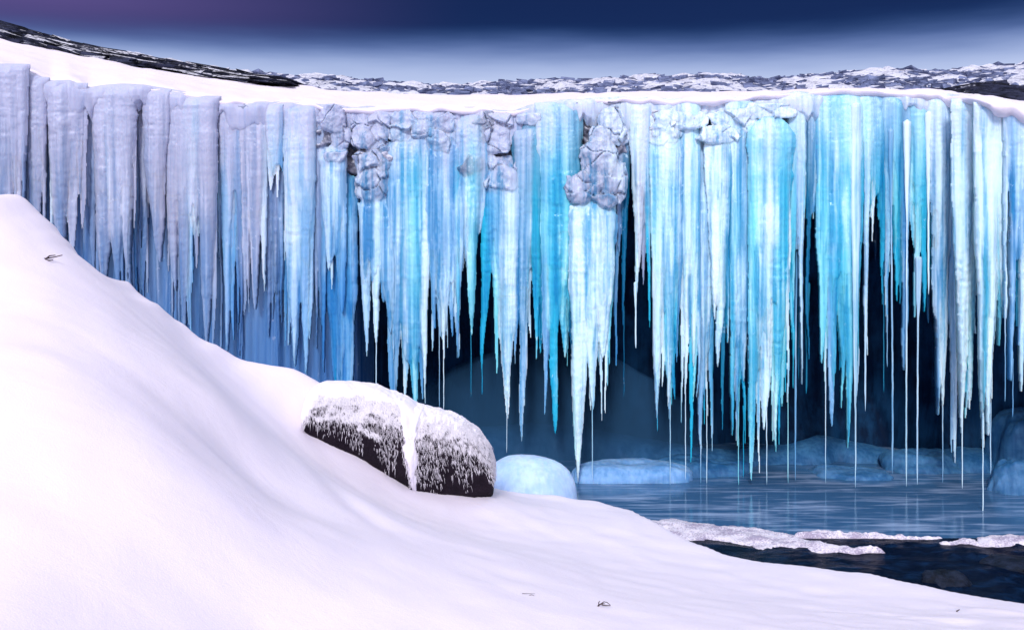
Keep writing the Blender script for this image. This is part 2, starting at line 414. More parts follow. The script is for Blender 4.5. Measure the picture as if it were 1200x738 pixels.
    d = d + hf * ((.022 if fine else .045) * fbm(GX * 2.4, sd, GZ * 1.1, 3) + .012 * noise3(GX * 12, sd, GZ * .9) + .0035 * noise3(GX * 42, sd, GZ * 1.6) + .008 * noise3(GX * 9, sd, GZ * 20) * sstep(.1, .5, noise3(GX * 3, sd, GZ * 2)) + .004 * noise3(GX * 30, sd, GZ * 34))
    if hang: d = d * np.sqrt(np.clip(1 - (1 - np.clip((ztop - GZ) / .16, 0, 1)) ** 2, .05, 1))
    d = np.maximum(d, .002)
    nx, nz = GX.shape
    Yf = Y + .02 - d; Yb = Y + .03 + np.minimum(d * .6, .12)
    # normals of the whole relief, so that the pieces show no seam
    gx1 = np.gradient(d, gx, axis=0); gz1 = np.gradient(d, gz, axis=1)
    okk = ok.astype(float)
    Nf = np.stack([-gx1, -np.ones_like(d), -gz1], -1); Nf /= np.linalg.norm(Nf, axis=-1)[..., None]
    idx = np.arange(nx * nz).reshape(nx, nz)
    quad_ok = ok[:-1, :-1] & ok[1:, :-1] & ok[1:, 1:] & ok[:-1, 1:]
    st_ = np.zeros_like(quad_ok); st_[:, :max(3, int(.12 * nz))] = True
    st_[:, (gz[:-1] < z0b) & (gz[:-1] > z0b - .5)] = True
    quad_ok = flood(quad_ok, st_)
    ql = lab[:-1, :-1].copy(); zq = GZ[:-1, :-1]
    for k, (nm, zc) in enumerate(names, 1):
        mk = ql == k
        if nm is None: ql[mk] = 0
        elif nm == 'icicle': ql[mk & (zq > zc)] = 0
        mk = (ql == k) & quad_ok
        if mk.any():
            jt = np.nonzero(mk.any(0))[0][0]; it = np.nonzero(mk[:, jt])[0][0]
            st_ = np.zeros_like(mk); st_[it, jt] = True; big = flood(mk, st_)
            if big.sum() < .5 * mk.sum():
                left_ = mk & ~big; jt = np.nonzero(left_.any(0))[0][0]; it = np.nonzero(left_[:, jt])[0][0]
                st_[:] = False; st_[it, jt] = True; b2 = flood(left_, st_)
                if b2.sum() > big.sum(): big = b2
            ql[mk & ~big] = 0
            if big.sum() < 30: ql[mk] = 0
    rt = quad_ok & (ql == 0); st_ = np.zeros_like(rt); jt = np.nonzero(rt.any(0))[0][0]; st_[:, jt:jt + 3] = True
    rest = rt & ~flood(rt, st_)
    while rest.any():         # a scrap cut off from the body goes to the icicle above it
        jt = np.nonzero(rest.any(0))[0][0]; it = np.nonzero(rest[:, jt])[0][0]
        st_ = np.zeros_like(rt); st_[it, jt] = True; isl = flood(rest, st_)
        ii, jj = np.nonzero(isl); nb_ = []
        for a_, b__ in ((0, -1), (1, 0), (-1, 0), (0, 1)):
            i2, j2 = np.clip(ii + a_, 0, ql.shape[0] - 1), np.clip(jj + b__, 0, ql.shape[1] - 1)
            v_ = ql[i2, j2]; nb_ += list(v_[(v_ > 0) & quad_ok[i2, j2]])
        if nb_: ql[isl] = max(set(nb_), key=nb_.count)
        else: quad_ok[isl] = False
        rest &= ~isl
    root = None
    for k in [0] + [k for k in np.unique(ql[quad_ok]) if k > 0]:
        mk = quad_ok & (ql == k); ii, jj = np.nonzero(mk)
        if len(ii) < (1 if k == 0 else 12):
            if k: continue
        a, b_, c_, e_ = idx[ii, jj], idx[ii + 1, jj], idx[ii + 1, jj + 1], idx[ii, jj + 1]
        n = nx * nz
        front = np.stack([a, e_, c_, b_], 1); back = np.stack([a, b_, c_, e_], 1) + n
        edges = np.concatenate([front[:, [0, 1]], front[:, [1, 2]], front[:, [2, 3]], front[:, [3, 0]]])
        key = np.minimum(edges[:, 0], edges[:, 1]) * n + np.maximum(edges[:, 0], edges[:, 1])
        _, first, cnt = np.unique(key, return_index=True, return_counts=True)
        bd = edges[first[cnt == 1]]
        # walls only along the outer rim of the ice, not along a cut between two pieces
        side = np.stack([bd[:, 1], bd[:, 0], bd[:, 0] + n, bd[:, 1] + n], 1)
        Q = np.concatenate([front, back, side])
        used, inv = np.unique(Q, return_inverse=True); Q = inv.reshape(Q.shape)
        VV = np.concatenate([np.stack([GX, Yf, GZ], -1).reshape(-1, 3), np.stack([GX, Yb, GZ], -1).reshape(-1, 3)])[used]
        NN = np.concatenate([Nf.reshape(-1, 3), np.tile([[0, 1.0, 0]], (n, 1))])[used]
        CC = np.concatenate([col.reshape(-1, 4)] * 2)[used]
        nm = kindname if k == 0 else names[k - 1][0]
        o = fast_mesh(nm, VV, Q, FALLICE, root, NN, CC)
        if k == 0: root = o; tag(o, label, cat, COLGROUP, 'thing')
    for (x, ya, ye, tn) in needles:
        w = .02
        V, Fc = strand(wx(x, Y), wx(x, Y), wz(ya, Y), wz(ye, Y), Y - .02, w, nseed(), w, .7, .8, .1, dome=False, nz=60)
        c = mesh_obj('ice_needle', V, Fc, NEEDLEICE, root); c.color = TINT[tn]
    return root

column('pale lavender ice curtain at the far left edge of the wall', -70, 30, 76, 330, 'L', [(-40,26,300),(-12,26,310),(8,22,320),(22,14,300)])
column('narrow double ice column beside the far left curtain', 28, 54, 90, 330, 'L', [(33,11,320),(43,12,330),(50,8,210)])
column('lavender ice column above the hill\'s shoulder with a bright left edge', 55, 97, 96, 350, 'L', [(62,8,300,None,'W',150),(72,18,330),(84,16,300),(92,10,230)])
column('dusky blue recessed ice strip left of the broad veined column', 94, 116, 104, 360, 'M', [(100,10,330),(109,12,345)], dy=.14)
column('broad smooth ice column under the dip of the snow lip', 113, 159, 102, 375, 'L', [(121,20,340),(137,22,365),(150,16,330),(130,8,250,None,'W')])
column('deep blue narrow ice strip between two broad lavender columns', 157, 175, 106, 385, 'M', [(162,9,350),(169,9,372)], dy=.16)
column('lavender ice column tapering to a point over the hill slope', 170, 196, 106, 330, 'L', [(178,20,300,184),(188,16,310),(192,8,270)])
column('wide pale ice curtain with a white drip at its centre', 194, 252, 110, 400, 'L', [(203,18,345),(215,14,390),(228,22,280,None,'W'),(233,6,278,None,'W',200),(243,20,410),(222,12,395,None,'P')])
column('slim grey blue ice column with one short pale tongue', 253, 284, 118, 428, 'M', [(262,14,226,None,'L'),(257,5,305,None,'W'),(272,10,285,None,'L'),(266,11,416,None,'P',160),(279,8,400)], dy=.05)
column('ribbed lilac ice column below a cracked notch in the lip', 280, 314, 127, 400, 'L', [(287,14,370),(300,16,365),(309,10,345,None,'W'),(294,6,300,None,'W')], lumps=[(292,128,10,5),(304,134,7,5)], ltint='R')
column('short white ice tongue hanging from the lip, smooth and flat', 313, 333, 118, 245, 'W', [(319,9,225),(325,10,240,None,'W')], dy=-.06, extra=.4)
column('grey blue ice slab behind the short white tongue', 308, 336, 130, 425, 'M', [(315,10,400),(326,12,420),(332,8,390)], dy=.12)
column('tall pale blue ice pillar with squared shoulders, left of the cracked rock', 333, 368, 146, 430, 'P', [(338,10,420,340,'W'),(347,18,427,None,'W'),(358,14,440,None,'P'),(364,8,400)])
column('dark edged blue ice column below crumbled grey rime', 364, 386, 130, 420, 'M', [(369,9,370),(376,12,400),(381,7,440,None,'B')], dy=.08, lumps=[(374,137,9,8)])
column('bluish ice spike column under a rounded knob', 381, 404, 168, 345, 'P', [(388,10,343,389,'W'),(396,14,335,None,'P')], lumps=[(393,180,11,9),(390,140,12,13),(400,158,10,12)], dy=-.05)
column('frothy turquoise ice column that drops straight behind the snow crest', 386, 415, 200, 490, 'B', [(391,9,470,None,'C'),(400,13,480),(408,10,485,None,'K'),(412,6,470),(404,5,340,None,'W')], dy=.12)
column('leaning lumpy ice column topped by a pile of frozen stones', 424, 458, 225, 370, 'P', [(430,9,350,428,'P'),(441,12,460,441,'W',None,.42),(451,18,392,457,'P'),(437,14,320,None,'L'),(456,8,465,463,'P',None,.2)],
       lumps=[(424,146,10,9),(426,163,11,11),(446,148,11,13),(443,168,12,10),(433,191,14,14),(448,193,9,11),(437,216,17,18)])
column('wide milky ice curtain with a swollen frosted head', 455, 506, 152, 470, 'P', [(463,14,455,465),(474,18,482,None,'W'),(486,20,490,None,'K'),(498,12,480,None,'W'),(503,8,330)], lumps=[(478,143,20,10),(470,156,14,9),(496,152,12,9)], ltint='W')
column('rounded pillow topped ice column ending in two thin drips', 498, 541, 158, 385, 'P', [(506,12,370,None,'B'),(516,20,478,515,'P',None,.32),(528,15,402,529,'B'),(521,8,480,520,'W',None,.2),(537,8,380,None,'C')], lumps=[(514,143,18,11),(519,164,18,12)], ltint='W')
column('bluish grey ice column with a sharp crooked fang', 540, 566, 132, 285, 'P', [(546,12,335),(540,8,430,538,'B'),(553,16,395,552,'K'),(562,8,465,552,'T',None,.3)], lumps=[(564,155,11,12),(573,142,11,9),(555,195,14,12)], ltint='R')
column('pale fin shaped ice column below a cracked stone block', 570, 612, 190, 345, 'P', [(575,11,462,565,'C',None,.12),(582,14,446,None,'K'),(596,24,530,594,'W',None,.14),(606,10,430,None,'B'),(589,6,415,None,'T')], lumps=[(586,141,14,9),(583,163,12,14),(589,205,17,18)])
column('teal green ice column with one white rib', 607, 638, 143, 420, 'T', [(614,14,520,612,'P'),(621,8,400,None,'W',150),(628,10,430,None,'C'),(634,8,405,None,'T'),(610,8,350,None,'B')], lumps=[(620,140,14,6)], ltint='W')
column('glowing turquoise ice column with blocky flakes', 633, 684, 128, 400, 'C', [(641,14,500,640,'B'),(652,16,508,648,'C'),(662,16,420,660,'K'),(648,7,210,None,'W',135),(672,14,380,None,'T'),(660,9,330,None,'K',170),(638,6,420,None,'T')])
column('frosted bulging ice pillar with a stony neck, reaching the pool', 668, 721, 228, 395, 'W', [(682,26,567,677,'W',None,0),(694,20,480,None,'W'),(698,12,562,694,'W',None,.3),(708,20,420,708,'W'),(715,10,452,712,'K',None,.1),(674,9,540,None,'K')],
       lumps=[(718,150,13,19),(702,186,17,20),(714,214,19,21),(685,220,18,15),(701,165,11,13)], dy=-.12, ltint='G')
column('dusky blue grey ice strip beside the stony necked pillar', 719, 738, 140, 250, 'M', [(724,9,440,722,'B'),(732,7,465,731,'T',None,.3)], dy=.1, lumps=[(732,150,9,17)])
column('rough grey ice column with a single white needle at its tip', 742, 762, 152, 290, 'G', [(746,12,408,745,'W',None,.25),(753,13,340),(759,8,390,None,'C')])
column('white ice column with frosted mantle and long needle tips', 761, 801, 155, 440, 'W', [(769,14,505,770,'K',None,.12),(776,12,460,None,'W'),(785,15,568,785,'W',None,.28),(795,10,430,None,'B'),(790,8,470,None,'C')], lumps=[(785,146,20,13),(775,160,14,9),(806,141,18,10)], ltint='W', dy=-.05)
column('slim pale ice column left of the blue grooved one', 799, 820, 150, 430, 'W', [(804,12,562,803,'W',None,.25),(813,10,470,None,'K'),(809,7,545,None,'C')], dy=-.03)
column('grooved dark blue ice column with snowflake specks', 816, 838, 160, 450, 'B', [(822,10,566,821,'P',None,.1),(829,9,568,828,'W',None,.2),(834,8,500,None,'C'),(825,6,440,None,'T')], dy=.08)
column('flat white ice blade beside the grooved blue column', 831, 857, 152, 350, 'W', [(838,12,380,None,'W'),(845,16,432,842,'W'),(852,8,410,None,'C'),(848,10,520,None,'T')], lumps=[(838,158,22,9),(864,142,24,12)], ltint='W', dy=-.04)
column('pale blue ice column with many dripping feet, left of the brightest', 852, 882, 150, 440, 'P', [(856,9,335,None,'W'),(860,11,528,858,'K'),(867,12,568,865,'K',None,.1),(874,10,560,871,'C',None,.1),(878,7,470,None,'T')])
column('brightest cyan white ice column, broad and reaching the water', 878, 928, 136, 425, 'K', [(884,13,566,882,'K'),(891,12,567,889,'W'),(900,20,505,897,'W'),(898,8,568,898,'W',None,.3),(911,13,546,910,'K'),(917,10,540,914,'C'),(906,8,520,None,'K')], dy=-.14, lumps=[(905,130,26,8)], ltint='W')
column('thin blue ice ribbons in front of the dark gap', 924, 946, 122, 250, 'W', [(927,8,455,929,'C',None,.1),(936,7,462,939,'P'),(941,8,300,None,'W'),(931,5,566,923,'K',None,.5)], thick=.14, extra=.5)
column('short white dagger of ice hanging at the dark gap', 944, 961, 120, 265, 'W', [(953,7,264,954,'W'),(948,6,440,946,'T'),(958,8,300,None,'B')], thick=.14, extra=.4)
column('vivid turquoise ice column flecked with white, tapering to two points', 959, 1009, 118, 400, 'C', [(966,11,470,967,'K'),(976,14,502,974,'B'),(988,12,450,None,'C'),(996,17,530,993,'K'),(1004,8,480,None,'P'),(982,9,440,None,'T'),(967,5,566,967,'W',None,.6)], dy=-.02)
column('ragged cyan ice fringe under the brow, split by dark slots', 1008, 1036, 116, 230, 'K', [(1014,6,420,None,'P'),(1022,8,290,None,'W'),(1029,8,345,1033,'C',None,.1),(1018,6,250,None,'C'),(1026,5,460,1035,'T',None,.3)], thick=.2)
column('teal ice fringe between the ragged one and the ribbed column', 1034, 1066, 116, 240, 'C', [(1039,9,430,None,'P',None,.1),(1047,8,300,None,'K'),(1053,8,360,None,'T'),(1060,11,440,1058,'B'),(1043,6,330,None,'W'),(1056,6,165,None,'W')], thick=.22)
column('ribbed aqua ice column with rippled rings', 1066, 1092, 140, 330, 'K', [(1074,8,380,None,'K'),(1080,9,370,None,'C'),(1086,7,300,None,'T')], thick=.22)
column('smooth grey white ice curtain under the sloping brow', 1090, 1124, 118, 400, 'P', [(1096,8,330,None,'W'),(1105,14,510,1104,'W',None,.1),(1104,6,566,1104,'P',None,.5),(1115,13,548,1118,'P'),(1120,9,480,None,'W'),(1111,7,555,1115,'B')])
column('long white ice pillar with narrowing foot in the pool', 1118, 1149, 128, 400, 'W', [(1126,16,572,1127,'W',None,.15),(1134,14,500,1133,'W'),(1142,10,400,None,'P'),(1138,8,470,None,'K')], dy=-.06)
column('whitest snow crusted ice bulge with the longest needle', 1144, 1184, 140, 340, 'W', [(1148,10,622,1151,'W',None,.22),(1157,12,520,1158,'W'),(1164,11,555,1160,'P',None,.2),(1174,16,362,1172,'W'),(1169,9,410,None,'K'),(1153,8,480,None,'K')], dy=-.05)
column('pale ice curtain at the right edge with dark slits', 1183, 1236, 146, 320, 'P', [(1188,8,488,1186,'B',None,.1),(1198,10,462,1197,'W'),(1208,12,430),(1222,14,470),(1192,6,400,None,'T'),(1179,4,470,1177,'P',None,.3)])
column('blue ice curtain past the pale one, cut by the picture edge', 1234, 1320, 160, 430, 'B', [(1246,14,520),(1262,16,480),(1280,18,560),(1300,16,500)])
column('wide pale ice curtain beyond the right picture edge', 1316, 1420, 172, 420, 'P', [(1330,18,500),(1352,22,520),(1378,18,560),(1402,20,480)])
column('last blue ice curtain far beyond the right picture edge', 1414, 1530, 182, 430, 'B', [(1430,18,500),(1455,22,540),(1490,18,500),(1515,20,480)])

# free needles hanging in the dark gaps
def needle(label, x, y0, ytip, w, tint='P', dy=.05, xt=None, fil=.5):
    Y = float(lipY(x)) + dy
    V, Fc = strand(wx(x, Y), wx(xt or x, Y), wz(y0, Y), wz(ytip, Y), Y, wm(w, Y), nseed(), None, fil, .6, .12, nz=90)
    o = mesh_obj('icicle', V, Fc, NEEDLEICE); o.color = TINT[tint]
    tag(o, label, 'icicle', 'slender icicles hanging alone')
needle('longest straight icicle at the turquoise column\'s right side, touching the pool', 1003, 120, 572, 11, 'W', -.15, 1002, .2)
needle('thin bent icicle over the dark cave right of the turquoise column', 1044, 150, 556, 7, 'P', -.1, 1046, .75)
needle('white icicle left of the ribbed column reaching the water', 1063, 140, 570, 9, 'W', -.12, 1062, .7)
needle('straight slender icicle falling from the ribbed aqua column', 1076, 300, 568, 8, 'P', -.1, 1075, .7)
needle('short hair thin icicle between ribbed column and grey white curtain', 1088, 130, 345, 7, 'W', -.08, 1088, .4)
needle('faint long icicle just right of the turquoise column', 1014, 130, 482, 6, 'P', -.05, 1014, .6)
needle('thin blue icicle in the dark gap right of the brightest column', 935, 140, 564, 6, 'B', .08, 932, .75)
needle('small teal icicle low in the gap beside the brightest column', 946, 330, 462, 8, 'T', .1, 945, .3)
needle('lone hair thin icicle in the dark slot of the frosted pillar', 745, 330, 408, 5, 'W', -.03, 745, .5)

# second rank of dim ice behind the first, all over the cave mouth
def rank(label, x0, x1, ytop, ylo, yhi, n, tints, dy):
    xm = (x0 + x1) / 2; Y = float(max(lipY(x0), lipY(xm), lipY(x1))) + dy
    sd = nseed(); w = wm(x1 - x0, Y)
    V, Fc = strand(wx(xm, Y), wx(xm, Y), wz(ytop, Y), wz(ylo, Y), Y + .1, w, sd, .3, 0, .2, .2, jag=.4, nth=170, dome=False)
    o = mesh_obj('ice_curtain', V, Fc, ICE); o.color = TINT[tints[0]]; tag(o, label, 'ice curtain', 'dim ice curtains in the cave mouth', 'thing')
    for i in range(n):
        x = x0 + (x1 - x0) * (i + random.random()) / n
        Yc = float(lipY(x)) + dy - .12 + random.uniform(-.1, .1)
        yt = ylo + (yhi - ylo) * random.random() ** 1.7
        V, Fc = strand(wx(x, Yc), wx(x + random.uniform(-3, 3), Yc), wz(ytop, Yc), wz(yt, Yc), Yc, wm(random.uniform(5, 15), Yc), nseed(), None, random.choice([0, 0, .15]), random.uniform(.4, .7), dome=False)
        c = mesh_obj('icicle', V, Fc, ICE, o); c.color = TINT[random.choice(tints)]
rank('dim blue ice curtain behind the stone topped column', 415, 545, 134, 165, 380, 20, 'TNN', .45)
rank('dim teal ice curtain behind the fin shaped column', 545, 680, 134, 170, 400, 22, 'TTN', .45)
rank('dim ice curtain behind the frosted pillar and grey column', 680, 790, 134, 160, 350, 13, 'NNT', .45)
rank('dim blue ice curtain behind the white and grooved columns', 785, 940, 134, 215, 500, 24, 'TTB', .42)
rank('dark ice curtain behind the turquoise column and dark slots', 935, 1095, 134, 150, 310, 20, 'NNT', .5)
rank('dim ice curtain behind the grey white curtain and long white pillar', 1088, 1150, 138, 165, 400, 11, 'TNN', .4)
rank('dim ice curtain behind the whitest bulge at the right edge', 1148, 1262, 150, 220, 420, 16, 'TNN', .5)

# ------------------------------------------------------------------ walls behind the ice
def sheet(pts_fn, nu, nv):
    u = np.linspace(0, 1, nu)[:, None]; v = np.linspace(0, 1, nv)[None, :]
    X, Y, Z = pts_fn(u, v); X, Y, Z = np.broadcast_arrays(X, Y, Z)
    return np.stack([X, Y, Z], -1).reshape(-1, 3), grid_faces(nu, nv)
def left_wall(u, v):
    px = -160 + 588 * u
    Yl = lipY(px) + .12 + 0 * v
    zt = ZC + (HZ - (lipPY(px) + 10)) / F * (Yl)
    z = zt + (-0.4 - zt) * v
    X0 = (px - 600) / F * Yl
    d = .16 * fbm(X0 * 4.5, 3, z * .25, 3) + .05 * noise3(X0 * 16, 1, z * .5) + .35 * v * .3
    Yy = Yl + d + 1.2 * sstep(415, 428, px)
    return X0 + 0 * v, Yy, z
V, Fc = sheet(left_wall, 420, 90)
o = mesh_obj('ice_wall', V, Fc, ICE); o.color = (.15, .27, .48, .25)
tag(o, 'continuous blue ice wall behind the lavender columns on the left', 'ice wall', None, 'thing')

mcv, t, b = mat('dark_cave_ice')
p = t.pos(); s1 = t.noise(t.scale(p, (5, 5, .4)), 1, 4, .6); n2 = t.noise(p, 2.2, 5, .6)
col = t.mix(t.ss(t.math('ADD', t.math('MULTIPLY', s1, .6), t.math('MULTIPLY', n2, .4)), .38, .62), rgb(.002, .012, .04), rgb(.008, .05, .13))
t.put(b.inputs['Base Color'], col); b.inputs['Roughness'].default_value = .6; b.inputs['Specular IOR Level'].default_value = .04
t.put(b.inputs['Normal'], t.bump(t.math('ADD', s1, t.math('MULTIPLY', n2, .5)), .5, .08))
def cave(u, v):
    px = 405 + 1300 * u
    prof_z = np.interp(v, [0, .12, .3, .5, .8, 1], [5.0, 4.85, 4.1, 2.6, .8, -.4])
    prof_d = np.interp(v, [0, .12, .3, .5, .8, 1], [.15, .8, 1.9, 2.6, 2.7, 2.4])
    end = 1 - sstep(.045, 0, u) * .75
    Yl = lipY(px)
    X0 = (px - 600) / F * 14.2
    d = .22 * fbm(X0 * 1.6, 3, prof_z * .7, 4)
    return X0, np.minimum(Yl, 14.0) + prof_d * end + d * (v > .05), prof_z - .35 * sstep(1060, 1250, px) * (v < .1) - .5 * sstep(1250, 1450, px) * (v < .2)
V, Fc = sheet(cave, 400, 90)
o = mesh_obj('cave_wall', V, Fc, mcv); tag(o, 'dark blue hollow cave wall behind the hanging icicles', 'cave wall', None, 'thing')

# cracked rock under the lip, between the columns
def rockface(u, v):
    px = 372 + 420 * u; Yl = lipY(px)
    zt = wz(lipPY(px) + 4, Yl); zb = wz(np.interp(px, [372, 420, 480, 560, 640, 690, 760, 792], [190, 225, 200, 215, 175, 215, 190, 160]), Yl)
    z = zt + (zb - zt) * v; X = wx(px, Yl) + 0 * v
    q = fbm(X * 3.5, 2, z * 3.5, 3) * 4; blk = (np.floor(q) + sstep(.35, .65, q - np.floor(q))) / 4
    return X, Yl + .08 + .30 * blk + .05 * fbm(X * 14, 1, z * 14, 3) + .5 * sstep(.8, 1, v), z
V, Fc = sheet(rockface, 260, 60)
tag(mesh_obj('cliff_rock', V, Fc, CLIFFROCK), 'cracked grey rock face showing under the lip between frozen columns', 'cliff rock', None, 'thing')

# frozen lip from which the columns grow
def lipband(u, v):
    px = -200 + 1740 * u; Yl = lipY(px); Zl = wz(lipPY(px), Yl)
    out = np.interp(px, [-200, 330, 385, 440, 610, 640, 690, 720, 770, 860, 900, 1420], [.10, .10, .05, .02, .02, .08, .08, .02, .03, .05, .10, .12])
    k = [0, .15, .3, .45, .6, .8, 1]
    dyy = np.interp(v, k, [.5, .1, -.55, -.95, -1.0, -.75, .9]); dz = np.interp(v, k, [.02, .025, -.01, -.07, -.16, -.28, -.40])
    X = wx(px, Yl) + 0 * v
    n = .5 * noise3(X * 3.1, 4, dz * .6) + .32 * noise3(X * 9, 7, dz * 1.2) + .18 * noise3(X * 26, 3, dz * 3)
    m_ = sstep(.1, .5, v)
    return X, Yl + out * dyy + m_ * .11 * n, Zl + dz - sstep(.5, 1, v) * .14 * (noise3(X * 7, 1, 2) + .6 * noise3(X * 19, 4, 1)) + .02 * noise3(X * 4, 8, v * 3)
V, Fc = sheet(lipband, 900, 26)
o = mesh_obj('ice_lip', V, Fc, ICE); o.color = (.50, .54, .74, .5)
tag(o, 'frosty ice lip running along the whole cliff edge under the snow', 'ice lip', None, 'thing')

# ------------------------------------------------------------------ ice mounds at the foot
def mk_mound(name, c1, c2, rough=.3, sss=.5):
    m, t, b = mat(name)
    p = t.pos(); n = t.noise(t.scale(p, (3, 3, 5)), 1, 5, .55); s = t.noise(t.scale(p, (16, 16, .8)), 1, 3, .55)
    t.put(b.inputs['Base Color'], t.mix(t.ss(t.math('ADD', t.math('MULTIPLY', n, .6), t.math('MULTIPLY', s, .4)), .35, .65), rgb(*c1), rgb(*c2)))
    b.inputs['Roughness'].default_value = .6; b.inputs['Specular IOR Level'].default_value = .2; b.inputs['Subsurface Weight'].default_value = sss
    b.inputs['Subsurface Radius'].default_value = (.2, .6, 1); b.inputs['Subsurface Scale'].default_value = .1
    t.put(b.inputs['Normal'], t.bump(t.math('ADD', n, t.math('MULTIPLY', s, .3)), .35, .05))
    return m
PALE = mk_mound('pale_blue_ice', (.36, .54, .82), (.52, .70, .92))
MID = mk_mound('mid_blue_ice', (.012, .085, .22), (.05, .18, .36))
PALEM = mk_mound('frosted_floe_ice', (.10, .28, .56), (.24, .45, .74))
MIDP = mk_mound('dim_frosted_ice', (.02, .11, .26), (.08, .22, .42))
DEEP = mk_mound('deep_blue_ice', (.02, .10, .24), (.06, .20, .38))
def mound(label, x0, x1, ytop, Y, depth, m, amp=.12, pw=2.6, zb=-.15):
    V, Fc = ICO[5]
    S = np.sign(V) * np.abs(V) ** (2 / pw); S = S / np.maximum(1e-6, (np.abs(V) ** pw).sum(1) ** (1 / pw))[:, None] * 1.0 if False else V / ((np.abs(V) ** pw).sum(1) ** (1 / pw))[:, None]
    sd = nseed()
    k = 1 + amp * fbm(V[:, 0]*1.6 + sd, V[:, 1]*1.6, V[:, 2]*1.6, 4)
    S = S * k[:, None]
    zt = wz(ytop, Y); w = wm(x1 - x0, Y)
    P = np.array([wx((x0 + x1) / 2, Y), Y, zb]) + S * np.array([w / 2, depth / 2, zt - zb])
    P[:, 2] = np.maximum(P[:, 2], zb - .1)
    o = mesh_obj('ice_mound', P, Fc, m); tag(o, label, 'ice mound', 'ice mounds at the foot of the fall')
mound('smooth pale blue ice dome between the frosted boulder and the pool', 556, 678, 533, 13.1, 1.0, PALE, .07, 2.3)
mound('long flat ice floe below the frosted pillar\'s needles', 672, 812, 541, 14.35, .7, PALEM, .16, 4.5)
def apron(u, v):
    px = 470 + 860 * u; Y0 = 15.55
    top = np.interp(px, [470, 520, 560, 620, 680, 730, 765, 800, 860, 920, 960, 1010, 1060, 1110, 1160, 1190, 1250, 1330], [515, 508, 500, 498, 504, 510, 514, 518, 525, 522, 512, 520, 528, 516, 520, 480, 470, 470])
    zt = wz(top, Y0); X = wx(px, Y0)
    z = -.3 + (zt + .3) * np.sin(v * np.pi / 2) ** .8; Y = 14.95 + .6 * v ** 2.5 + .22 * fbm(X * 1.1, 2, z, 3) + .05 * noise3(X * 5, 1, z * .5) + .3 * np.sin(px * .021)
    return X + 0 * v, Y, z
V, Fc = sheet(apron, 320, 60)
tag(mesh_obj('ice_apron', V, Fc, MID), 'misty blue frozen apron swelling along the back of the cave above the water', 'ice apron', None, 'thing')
mm = bpy.data.materials.new('cave_mist'); mm.use_nodes = True; mm.node_tree.nodes.clear()
t = NT(mm); mo = t.new('ShaderNodeOutputMaterial'); pv = t.new('ShaderNodeVolumePrincipled')
pv.inputs['Color'].default_value = rgb(.13, .43, .92); pv.inputs['Density'].default_value = 1.2; pv.inputs['Anisotropy'].default_value = 0.0
t.l.new(pv.outputs[0], mo.inputs['Volume'])
V, Fc = ICO[5]
k = 1 + .16 * fbm(V[:, 0] * 1.3 + 4, V[:, 1] * 1.3, V[:, 2] * 1.3, 3)
P = np.array([wx(640, 15.0), 15.15, .35]) + V * k[:, None] * np.array([wm(190, 15.0), .60, 1.45])
P[:, 2] = np.maximum(P[:, 2], .02)
tag(mesh_obj('mist', P, Fc, mm), 'soft blue mist hanging low in the cave behind the central icicles', 'mist', None, 'stuff')
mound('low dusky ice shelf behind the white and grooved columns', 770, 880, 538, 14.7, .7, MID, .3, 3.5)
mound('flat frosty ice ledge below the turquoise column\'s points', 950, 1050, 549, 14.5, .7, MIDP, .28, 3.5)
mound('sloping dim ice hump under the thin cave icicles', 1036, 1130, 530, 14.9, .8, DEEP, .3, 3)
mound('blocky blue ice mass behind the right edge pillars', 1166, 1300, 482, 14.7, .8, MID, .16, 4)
mound('small pale ice lump at the waterline near the right edge', 1160, 1226, 543, 13.7, .6, MIDP, .28, 3)

